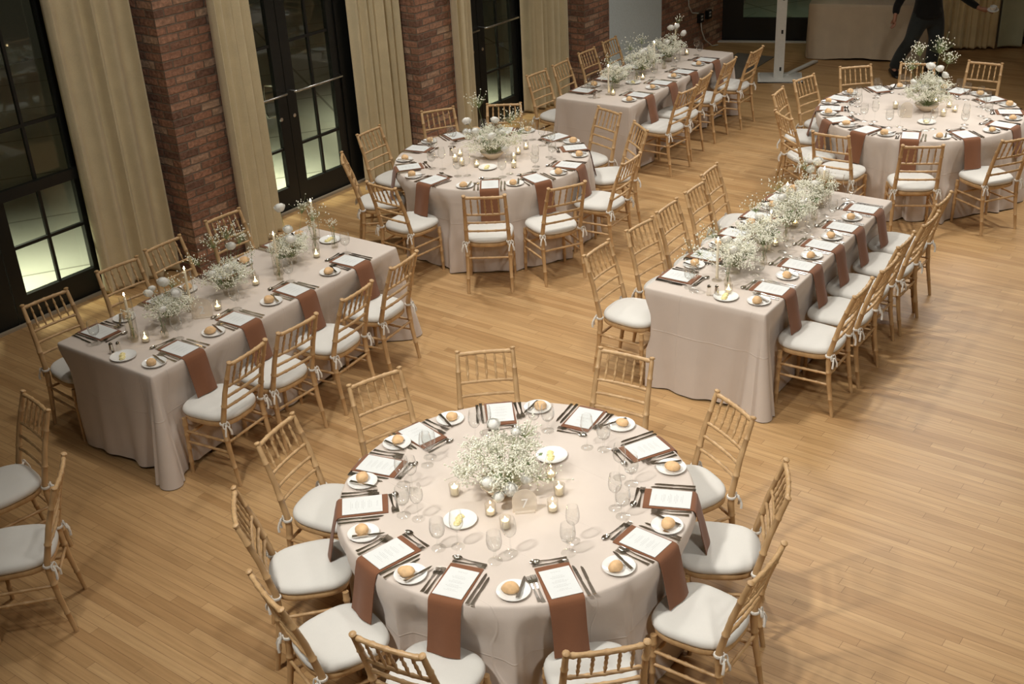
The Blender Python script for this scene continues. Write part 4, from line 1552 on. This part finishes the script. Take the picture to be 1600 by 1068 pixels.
# ------------------------------------------------------------------ flowers
def bloom_mesh(r=0.032, seed=0):
    """round many-petalled head: a closed heart wrapped in whorls of cupped petals"""
    rnd = random.Random(seed)
    bm = bmesh.new()
    bmesh.ops.create_icosphere(bm, subdivisions=2, radius=r * 0.66)
    for lay, (n, R, top, flare) in enumerate(((5, 0.76, 0.22, 0.0), (6, 0.85, 0.62, 0.02), (7, 0.94, 0.98, 0.05), (8, 1.02, 1.30, 0.12))):
        for k in range(n):
            a = 2 * pi * (k + 0.5 * lay) / n + rnd.uniform(-.12, .12)
            hw = 2 * pi / n * 0.78
            tp = top + rnd.uniform(-.07, .07)
            g = []
            for i in range(6):
                t = i / 5
                pol = 2.75 + (tp - 2.75) * t
                row = []
                for j in range(5):
                    f = -1 + 2 * j / 4
                    pj = pol + 0.22 * f * f * t
                    aa = a + f * hw * (0.55 + 0.45 * sin(pi * min(1, 0.15 + t * 0.8)))
                    rr = r * (R + flare * t ** 4 + 0.03 * f * (1 if k % 2 else -1))
                    row.append(bm.verts.new((rr * sin(pj) * cos(aa), rr * sin(pj) * sin(aa), rr * cos(pj) * 0.92)))
                g.append(row)
            for p0, p1 in zip(g, g[1:]):
                for j in range(4):
                    bm.faces.new((p0[j], p0[j + 1], p1[j + 1], p1[j]))
    return mesh(bm, M['petal'])


BLOOMS = [bloom_mesh(0.033, 1), bloom_mesh(0.030, 2), bloom_mesh(0.035, 3)]


_G = (1 + sqrt(5)) / 2
_ICO_V = [Vector(v).normalized() for v in ((-1, _G, 0), (1, _G, 0), (-1, -_G, 0), (1, -_G, 0), (0, -1, _G), (0, 1, _G), (0, -1, -_G), (0, 1, -_G), (_G, 0, -1), (_G, 0, 1), (-_G, 0, -1), (-_G, 0, 1))]
_ICO_F = ((0, 11, 5), (0, 5, 1), (0, 1, 7), (0, 7, 10), (0, 10, 11), (1, 5, 9), (5, 11, 4), (11, 10, 2), (10, 7, 6), (7, 1, 8), (3, 9, 4), (3, 4, 2), (3, 2, 6), (3, 6, 8), (3, 8, 9), (4, 9, 5), (2, 4, 11), (6, 2, 10), (8, 6, 7), (9, 8, 1))


def dot(bm, p, r):
    """one tiny ruffled blossom"""
    v = [bm.verts.new(p + d * r * (1.12 if i % 3 else 0.72)) for i, d in enumerate(_ICO_V)]
    for a, b, c in _ICO_F:
        bm.faces.new((v[a], v[b], v[c]))


def spray_mesh(seed, rx, ry, z0, z1, n_stem, per=20):
    """babys breath: forked fine stems from the vase mouth, tipped by tiny blossoms"""
    rnd = random.Random(seed)
    bb, bs = bmesh.new(), bmesh.new()
    for _ in range(n_stem):
        a = rnd.uniform(0, 2 * pi)
        q = rnd.random() ** 0.6
        edge = 1.0 + 0.22 * sin(3 * a + seed) + 0.12 * sin(5 * a + 2 * seed)
        tip = Vector((rx * q * edge * cos(a), ry * q * edge * sin(a), z0 + (z1 - z0) * (rnd.uniform(0.0, 1.0) ** 0.8) * sqrt(max(0.04, 1 - (q * 0.92) ** 2)) + 0.03 * q))
        base = Vector((tip.x * 0.12, tip.y * 0.12, z0 * 0.6))
        mid = base.lerp(tip, 0.55) + Vector((0, 0, 0.03 * (1 - q)))
        tube(bs, [base, mid, tip], [0.0008, 0.0007, 0.0005], 3, False)
        sp = rnd.uniform(0.012, 0.024)
        for k in range(per):
            d = Vector((rnd.gauss(0, 1), rnd.gauss(0, 1), rnd.gauss(0.3, 0.8))) * sp
            p = tip + d
            p.z = max(p.z, 0.014 + rnd.random() * 0.01)
            if k % 5 == 0:
                tube(bs, [mid.lerp(tip, rnd.uniform(0.6, 1)), p], 0.00045, 3, False)
            dot(bb, p, rnd.uniform(0.0036, 0.0064))
    return mesh(bb, M['breath'], False), mesh(bs, M['stem'], False)


def leaf_sprig(bm, base, tip, n, size, rnd):
    tube(bm, [base, base.lerp(tip, 0.5) + Vector((0, 0, 0.01)), tip], [0.0015, 0.0012, 0.0008], 4)
    d = (tip - base).normalized()
    x, y = frame_dirs(d)
    for i in range(n):
        t = 0.35 + 0.65 * i / n
        p = base.lerp(tip, t)
        a = i * 2.4
        s = (x * cos(a) + y * sin(a)) * 0.8 + d * 0.6
        s.normalize()
        w_ = s.cross(d).normalized() * size * 0.28
        q = [p, p + s * size * 0.5 + w_, p + s * size, p + s * size * 0.5 - w_]
        v = [bm.verts.new(c_) for c_ in q]
        bm.faces.new(v)


def arrangement(label, x, y, vessel, rx, ry, z1, n_stem, blooms, tall=(), sprigs=4, seed=0, rz=0.0, group='flower arrangements'):
    """flowers in a vessel; blooms: (x, y, z, size) heads on their own stems"""
    rnd = random.Random(seed)
    o = thing('flower_arrangement', label, 'flowers', (x, y, TI), rz, group)
    bm = bmesh.new()
    if vessel == 'bowl':
        lathe(bm, [(0, 0), (0.05, 0), (0.055, 0.005), (0.060, 0.012), (0.092, 0.036), (0.112, 0.062), (0.114, 0.070), (0.108, 0.068), (0.086, 0.040), (0.05, 0.020), (0, 0.018)], 36)
        link('bowl', mesh(bm, M['bowl']), o)
    else:
        lathe(bm, [(0, 0), (0.036, 0), (0.040, 0.004), (0.043, 0.04), (0.040, 0.085), (0.0375, 0.085), (0.040, 0.04), (0.036, 0.008), (0, 0.006)], 24)
        link('glass_vase', mesh(bm, M['votive']), o)
    b1, b2 = spray_mesh(seed, rx, ry, 0.085, z1, n_stem)
    f = link('blossom_foliage', b1, o)
    f['kind'] = 'stuff'
    f['label'] = 'cloud of tiny white babys breath blossoms'
    f = link('stem_foliage', b2, o)
    f['kind'] = 'stuff'
    for i, (bx, by, bz, s) in enumerate(blooms):
        h = link('bloom', BLOOMS[i % 3], o)
        h.location = (bx, by, bz)
        h.scale = (s, s, s)
        h.rotation_euler = (rnd.uniform(-.5, .5) - by * 2.0, rnd.uniform(-.5, .5) + bx * 2.0, rnd.uniform(0, 6))
        bm = bmesh.new()
        b0 = Vector((bx * 0.15, by * 0.15, 0.04))
        tube(bm, [b0 - Vector((bx, by, bz)), (b0 - Vector((bx, by, bz))) * 0.5 + Vector((0, 0, 0.01)), Vector((0, 0, -0.012))], [0.0017, 0.0016, 0.0014], 5)
        st = link('flower_stem', mesh(bm, M['stem']), o)
        st.location = (bx, by, bz)
    bm = bmesh.new()
    for i in range(sprigs):
        a = rnd.uniform(0, 6.28)
        q = rnd.uniform(0.4, 0.95)
        leaf_sprig(bm, Vector((0.02 * cos(a), 0.02 * sin(a), 0.05)), Vector((rx * q * cos(a), ry * q * sin(a), z1 * rnd.uniform(0.45, 0.95))), 10, 0.030, rnd)
    if sprigs:
        link('leaves', mesh(bm, M['leaf'], False), o)
    for (tx, ty, tz, cnt, spread) in tall:
        bb, bs = bmesh.new(), bmesh.new()
        tube(bs, [Vector((tx * .2, ty * .2, 0.05)), Vector((tx * .6, ty * .6, tz * .55)), Vector((tx, ty, tz))], [0.0017, 0.0014, 0.0008], 4)
        for k in range(cnt):
            p = Vector((tx + rnd.gauss(0, spread), ty + rnd.gauss(0, spread), tz + rnd.gauss(0, spread * 0.7)))
            tube(bs, [Vector((tx * .85, ty * .85, tz * .85)), p], 0.0006, 3, False)
            dot(bb, p, rnd.uniform(0.0042, 0.0068))
        s = link('blossom_spray', mesh(bb, M['breath'], False), o)
        s['kind'] = 'stuff'
        s2 = link('spray_stem', mesh(bs, M['stem'], False), o)
        s2['kind'] = 'stuff'
    return o


arrangement('babys breath and white blooms in a cream bowl on the near round table', -0.095, 5.075, 'bowl', 0.235, 0.19, 0.33, 105,
            [(-0.065, -0.125, 0.150, 1.0), (0.045, -0.150, 0.115, 1.15), (-0.015, -0.165, 0.085, 0.8), (0.13, -0.07, 0.12, 0.9), (-0.02, 0.02, 0.40, 1.05), (0.09, 0.05, 0.33, 0.7)],
            [(0.15, 0.06, 0.34, 60, 0.035), (-0.2, 0.0, 0.16, 50, 0.04), (0.22, -0.06, 0.12, 60, 0.05)], 5, 71)
arrangement('tall white blooms and dark greenery in a bowl on the middle round table', -0.083, 10.545, 'bowl', 0.25, 0.20, 0.28, 100,
            [(-0.22, 0.02, 0.36, 1.2), (-0.10, -0.06, 0.21, 1.2), (0.0, -0.06, 0.23, 1.2), (0.04, 0.04, 0.35, 1.15), (0.12, -0.08, 0.11, 1.15), (-0.15, 0.0, 0.27, 1.0), (0.10, 0.02, 0.24, 1.0), (-0.24, 0.08, 0.24, 1.0)],
            [(-0.12, 0.15, 0.52, 60, 0.045), (0.20, 0.08, 0.36, 70, 0.06), (0.28, 0.02, 0.24, 40, 0.05)], 9, 72)
arrangement('tall airy babys breath arrangement in a bowl on the far round table', 4.194, 11.267, 'bowl', 0.22, 0.20, 0.36, 130,
            [(-0.01, -0.02, 0.45, 1.25), (0.08, -0.02, 0.42, 1.25), (-0.06, -0.06, 0.25, 1.0), (0.09, -0.04, 0.29, 1.0), (-0.16, -0.02, 0.30, 1.0), (0.16, 0.02, 0.34, 1.0)],
            [(-0.12, 0.05, 0.62, 60, 0.04), (0.10, 0.05, 0.64, 70, 0.05), (-0.2, 0.02, 0.48, 60, 0.05), (0.2, 0.03, 0.52, 60, 0.05)], 5, 73)


def along(key, uu, vv):
    tn, c, an = LONG[key][:3]
    A = radians(an)
    return c[0] + uu * cos(A) - vv * sin(A), c[1] + uu * sin(A) + vv * cos(A), A


LF = [('T2', 0.60, 0.50, 0.17, 0.14, 0.17, 70, [(-0.12, 0.03, 0.27, 0.95), (-0.07, 0.05, 0.28, 0.8), (0.03, 0.05, 0.29, 1.15), (0.04, -0.05, 0.22, 1.1), (-0.1, -0.06, 0.16, 0.9)], [(0.10, 0.05, 0.26, 40, .04)], 'white blooms on stems over babys breath, first from near end of left long table'),
      ('T2', 1.13, 0.50, 0.19, 0.15, 0.22, 80, [(0.02, 0.0, 0.20, 1.2), (0.09, -0.03, 0.18, 0.9), (-0.09, 0.04, 0.19, 0.9), (0.15, 0.08, 0.31, 1.1)], [(-0.20, 0.08, 0.33, 50, .035), (0.0, 0.10, 0.40, 60, .045), (0.13, 0.08, 0.44, 60, .05), (0.24, 0.06, 0.36, 50, .04)], 'wide airy arrangement with arching sprays, second from near end of left long table'),
      ('T2', 1.77, 0.50, 0.17, 0.13, 0.18, 65, [(-0.03, -0.05, 0.22, 1.15), (0.03, 0.03, 0.26, 1.1), (0.08, 0.14, 0.40, 1.15)], [(0.24, 0.05, 0.38, 40, .035), (0.3, 0.0, 0.30, 40, .04), (-0.12, 0.0, 0.25, 30, .03)], 'low cluster with one tall white bloom, farthest arrangement on left long table'),
      ('T4', 0.52, 0.47, 0.20, 0.17, 0.22, 80, [(0.05, 0.10, 0.22, 1.1), (0.09, 0.03, 0.20, 1.1), (-0.05, 0.0, 0.20, 1.0)], [(-0.20, 0.22, 0.20, 60, .06), (0.0, 0.20, 0.28, 50, .05)], 'babys breath cloud in a glass vase, first from near end of right long table'),
      ('T4', 0.98, 0.47, 0.19, 0.16, 0.24, 80, [(0.06, 0.06, 0.24, 1.0), (-0.02, -0.05, 0.20, 1.0), (0.10, -0.04, 0.19, 0.9)], [(0.1, 0.12, 0.30, 50, .05)], 'babys breath cloud in a glass vase, second from near end of right long table'),
      ('T4', 1.50, 0.47, 0.20, 0.17, 0.25, 85, [(-0.06, 0.06, 0.26, 1.0), (0.05, -0.06, 0.20, 1.0), (0.09, 0.06, 0.25, 0.9)], [(0.0, 0.12, 0.32, 50, .06)], 'babys breath cloud in a glass vase, third from near end of right long table'),
      ('T4', 1.98, 0.47, 0.19, 0.16, 0.24, 75, [(0.14, 0.06, 0.34, 1.2), (0.10, 0.10, 0.28, 1.15), (-0.04, 0.0, 0.22, 1.0)], [(0.05, 0.14, 0.34, 40, .05)], 'babys breath with two round white blooms, farthest on right long table'),
      ('T1', 0.60, 0.50, 0.20, 0.17, 0.24, 75, [(0.0, 0.0, 0.22, 1.0)], [(0.02, 0.1, 0.28, 40, .05)], 'greenish babys breath in a vase, first from near end of back long table'),
      ('T1', 1.22, 0.50, 0.24, 0.18, 0.28, 90, [(-0.03, 0.0, 0.26, 1.1), (0.08, 0.02, 0.26, 1.0)], [(-0.12, 0.12, 0.34, 40, .06), (0.15, 0.1, 0.36, 40, .05)], 'greenish babys breath in a vase, second from near end of back long table'),
      ('T1', 1.85, 0.50, 0.22, 0.18, 0.28, 80, [(0.14, 0.05, 0.36, 1.2), (0.22, 0.02, 0.36, 1.25), (0.26, -0.05, 0.28, 1.1), (-0.05, 0.0, 0.24, 1.0)], [(0.3, 0.02, 0.44, 30, .03)], 'babys breath with large white blooms, farthest on the back long table')]
for i, (k, uu, vv, rx, ry, z1, ns, bl_, tl, lb) in enumerate(LF):
    x, y, A = along(k, uu, vv)
    arrangement(lb, x, y, 'vase', rx, ry, z1, ns, bl_, tl, 4, 80 + i, A)


def build_bud_vase():
    o = link('bud_vase', None)
    o['category'] = 'bud vase'
    bm = lathe(bmesh.new(), [(0, 0), (0.022, 0), (0.026, 0.006), (0.028, 0.035), (0.020, 0.065), (0.010, 0.085), (0.0095, 0.12), (0.012, 0.128), (0.0105, 0.128), (0.0082, 0.12), (0.0088, 0.086), (0.018, 0.064), (0.0255, 0.035), (0.022, 0.008), (0, 0.006)], 18)
    link('glass_vase', mesh(bm, M['votive']), o)
    rnd = random.Random(3)
    bm = bmesh.new()
    bb = bmesh.new()
    for k in range(3):
        tip = Vector((rnd.uniform(-.05, .05), rnd.uniform(-.05, .05), rnd.uniform(0.19, 0.25)))
        leaf_sprig(bm, Vector((0, 0, 0.02)), tip, 5, 0.016, rnd)
        for q in range(14):
            dot(bb, tip + Vector((rnd.gauss(0, .016), rnd.gauss(0, .016), rnd.gauss(0, .018))), rnd.uniform(.003, .005))
    link('sprig_leaves', mesh(bm, M['leaf'], False), o)
    f = link('blossom_spray', mesh(bb, M['breath'], False), o)
    f['kind'] = 'stuff'
    return o


P_bud = Proto(build_bud_vase)
for k, tn, lst in (('T2', 'left long table', [(0.28, 0.50), (0.42, 0.36), (1.42, 0.56), (1.50, 0.36), (2.05, 0.52), (2.16, 0.42)]), ('T4', 'right long table', [(0.30, 0.42), (0.76, 0.36), (1.24, 0.40), (1.74, 0.38), (2.18, 0.44)]), ('T1', 'back long table', [(0.34, 0.40), (0.92, 0.42), (1.54, 0.40)])):
    for i, (uu, vv) in enumerate(lst):
        x, y, A = along(k, uu, vv)
        P_bud.get('small glass bud vase with a sprig, %s from near end of the %s' % (ORD[i], tn), (x, y, TI), i * 1.3, 'bud vases')


# ------------------------------------------------------------------ person at the back
def skin_obj(name, chains, mat, parent, sub=2):
    """chains: list of [(x,y,z,r), ...]; a chain may start at an existing point by giving ('@', chain, index) first"""
    me = bpy.data.meshes.new(name)
    V, E, R, idx, roots = [], [], [], [], []
    for ch in chains:
        ids = []
        prev = None
        for it in ch:
            if it[0] == '@':
                prev = idx[it[1]][it[2]]
                ids.append(prev)
                continue
            V.append(it[:3])
            R.append(it[3])
            i = len(V) - 1
            if prev is None:
                roots.append(i)
            else:
                E.append((prev, i))
            ids.append(i)
            prev = i
        idx.append(ids)
    me.from_pydata(V, E, [])
    me.materials.append(mat)
    o = link(name, me, parent)
    sk = o.modifiers.new('skin', 'SKIN')
    sk.use_smooth_shade = True
    d = me.skin_vertices[0].data
    for i, r in enumerate(R):
        d[i].radius = r if isinstance(r, tuple) else (r, r)
        d[i].use_root = i in roots
    s = o.modifiers.new('sub', 'SUBSURF')
    s.levels = s.render_levels = sub
    return o


person = thing('person', 'person in black sweater and dark trousers walking, holding a white cup and saucer', 'person', (5.62, 15.42, 0), radians(8))
person.scale = (1.15, 1.15, 1.0)
J = dict(pel=(0, 0, .86), wai=(0, .01, 1.02), che=(0, .0, 1.24), nk=(0, .01, 1.40))
RH = (-.44, -.10, .80)     # free hand, at the viewer's left
LH = (.48, -.28, .86)      # hand with the saucer
def hand(w, d, side, curl, grip=0.0):
    """five finger chains from wrist w along direction d"""
    w, d = Vector(w), Vector(d).normalized()
    x, y = frame_dirs(d)
    acc = Vector((0, -1, 0))
    x = (acc - d * acc.dot(d)).normalized()
    y = d.cross(x)
    out = []
    pal = w + d * 0.05
    for i, (off, ln) in enumerate(((-.027, .062), (-.009, .072), (.009, .068), (.026, .054))):
        b = w + d * 0.085 + x * off
        k = b + d * ln * .5 + y * curl * .018
        e = b + d * ln * (0.92 - abs(curl) * .2) + y * curl * .045
        out.append([(*(w + d * .05 + x * off * .8), .010), (*b, .0095), (*k, .0085), (*e, .007)])
    b = w + d * .03 + x * -.030
    out.append([(*(w + d * .025), .011), (*b, .011), (*(b + d * .032 - x * .018 + y * curl * .01), .0095), (*(b + d * .058 - x * .020 + y * curl * .02), .008)])
    palm = [(*(w - d * .06), (.023, .025)), (*w, (.022, .027)), (*(w + d * .03), (.024, .036)), (*(w + d * .085), (.016, .038))]
    return palm, out
p1, f1 = hand(RH, (-.10, -.12, -1), -1, 0.6)
p2, f2 = hand(LH, (.55, -.75, -.12), 1, 0.5)
body = [[(0, 0, .86, (.135, .10)), (0, .01, 1.02, (.125, .09)), (0, 0, 1.22, (.15, .10)), (0, .005, 1.36, (.10, .07)), (0, .01, 1.43, .05), (0, -.01, 1.50, .065), (0, -.015, 1.57, (.072, .085)), (0, -.01, 1.64, (.06, .075))],
        [('@', 0, 3), (-.17, .01, 1.33, .052), (-.29, .0, 1.10, .042), (-.40, -.04, .93, .034), (*RH, .024)],
        [('@', 0, 3), (.17, .01, 1.33, .052), (.27, .04, 1.08, .042), (.40, -.16, .93, .034), (*LH, .024)],
        [('@', 0, 0), (-.10, .0, .78, .085), (-.17, -.02, .47, .058), (-.30, .10, .10, .034), (-.325, .0, .03, .020)],
        [('@', 0, 0), (.10, .0, .78, .085), (.10, -.06, .46, .058), (.10, .0, .09, .034), (.105, -.09, .03, .020)]]
skin_obj('body', body, M['skin'], person)
skin_obj('hand', [p1] + f1, M['skin'], person, 1)
skin_obj('hand', [p2] + f2, M['skin'], person, 1)
for nm, P in (('sweater', [[(0, 0, .70, (.205, .15)), (0, 0, .78, (.195, .14)), (0, .005, .90, (.17, .125)), (0, .01, 1.04, (.155, .115)), (0, 0, 1.22, (.175, .12)), (0, .005, 1.36, (.12, .085)), (0, .008, 1.42, .065)],
                           [('@', 0, 5), (-.18, .01, 1.335, .068), (-.29, .0, 1.10, .058), (-.40, -.04, .93, .048), (-.432, -.09, .825, .038)],
                           [('@', 0, 5), (.18, .01, 1.335, .068), (.27, .04, 1.08, .058), (.40, -.16, .93, .048), (.465, -.255, .868, .038)]]),):
    skin_obj(nm, P, M['sweater'], person)
skin_obj('trousers', [[(0, 0, .98, (.15, .11)), (0, 0, .80, (.18, .13))],
                      [('@', 0, 1), (-.10, .0, .68, .115), (-.18, -.025, .46, .082), (-.25, .05, .28, .074), (-.305, .10, .05, .070)],
                      [('@', 0, 1), (.10, .0, .68, .115), (.105, -.06, .46, .085), (.10, -.02, .28, .078), (.10, .0, .04, .074)]], M['jeans'], person)
for fx, fy, ang, tipz in ((-.302, .09, -.2, 0.0), (.105, -.02, 0.1, 0.0)):
    bm = bmesh.new()
    prof = [(-.075, .030, .06), (-.03, .036, .085), (.03, .036, .07), (.09, .042, .05), (.14, .040, .038), (.175, .026, .03), (.185, .010, .02)]
    rings = []
    for yy, hw, hh in prof:
        rings.append([bm.verts.new((hw * cos(a), -yy, max(0.0, hh * (0.5 + 0.5 * sin(a))))) for a in [2 * pi * i / 12 for i in range(12)]])
    for a, b in zip(rings, rings[1:]):
        for i in range(12):
            bm.faces.new((a[i], a[(i + 1) % 12], b[(i + 1) % 12], b[i]))
    bm.faces.new(rings[0])
    bm.faces.new(rings[-1])
    bmesh.ops.recalc_face_normals(bm, faces=bm.faces)
    s = link('shoe', mesh(bm, M['shoe']), person)
    s.location = (fx, fy, 0.001)
    s.rotation_euler = (0, 0, ang)
    s.scale = (1.25, 1.15, 1.1)
# face and hair
bm = bmesh.new()
bmesh.ops.create_icosphere(bm, subdivisions=3, radius=1)
for v in bm.verts:
    x, y, z = v.co
    v.co = Vector((x * .082, y * .098 + .004, z * .085 + 1.635))
bmesh.ops.delete(bm, geom=[v for v in bm.verts if v.co.y < -.03 and v.co.z < 1.66 + (v.co.y + .09) * .3], context='VERTS')
bmesh.ops.delete(bm, geom=[v for v in bm.verts if v.co.z < 1.575], context='VERTS')
link('hair', mesh(bm, M['hair']), person)
for sx in (-1, 1):
    bm = bmesh.new()
    bmesh.ops.create_uvsphere(bm, u_segments=12, v_segments=8, radius=.0085)
    bmesh.ops.translate(bm, verts=bm.verts, vec=(sx * .029, -.076, 1.592))
    link('eye', mesh(bm, M['card']), person)
    bm = bmesh.new()
    bmesh.ops.create_uvsphere(bm, u_segments=10, v_segments=8, radius=1)
    for v in bm.verts:
        v.co = Vector((v.co.x * .010 + sx * .078, v.co.y * .018 - .005, v.co.z * .030 + 1.575))
    link('ear', mesh(bm, M['skin']), person)
bm = bmesh.new()
tube(bm, [(0, -.085, 1.595), (0, -.102, 1.565), (0, -.088, 1.552)], [.008, .014, .010], 8)
link('nose', mesh(bm, M['skin']), person)
bm = bmesh.new()
tube(bm, [(-.025, -.080, 1.528), (0, -.088, 1.530), (.025, -.080, 1.528)], [.003, .007, .003], 8)
link('mouth', mesh(bm, M['napkin']), person)
# cup and saucer in the hand
hw = Vector((5.62, 15.42, 0)) + Matrix.Rotation(radians(8), 3, 'Z') @ (Matrix.Diagonal((1.15, 1.15, 1.0)) @ (Vector(LH) + Vector((.55, -.75, -.12)).normalized() * .135))
t = thing('cup_and_saucer', 'white cup on a saucer held by the walking person', 'cup', (hw.x, hw.y, hw.z + 0.012), 0.3)
t.rotation_euler = (0.25, -0.2, 0.3)
link('saucer', plate_mesh(0.070), t)
bm = lathe(bmesh.new(), [(0, 0.005), (0.022, 0.005), (0.026, 0.012), (0.036, 0.03), (0.041, 0.058), (0.039, 0.058), (0.034, 0.03), (0.024, 0.014), (0, 0.012)], 24)
link('cup', mesh(bm, M['china']), t)
bm = bmesh.new()
tube(bm, [(0.037, 0, 0.048), (0.056, 0, 0.046), (0.058, 0, 0.030), (0.034, 0, 0.022)], 0.004, 8)
link('cup_handle', mesh(bm, M['china']), t)
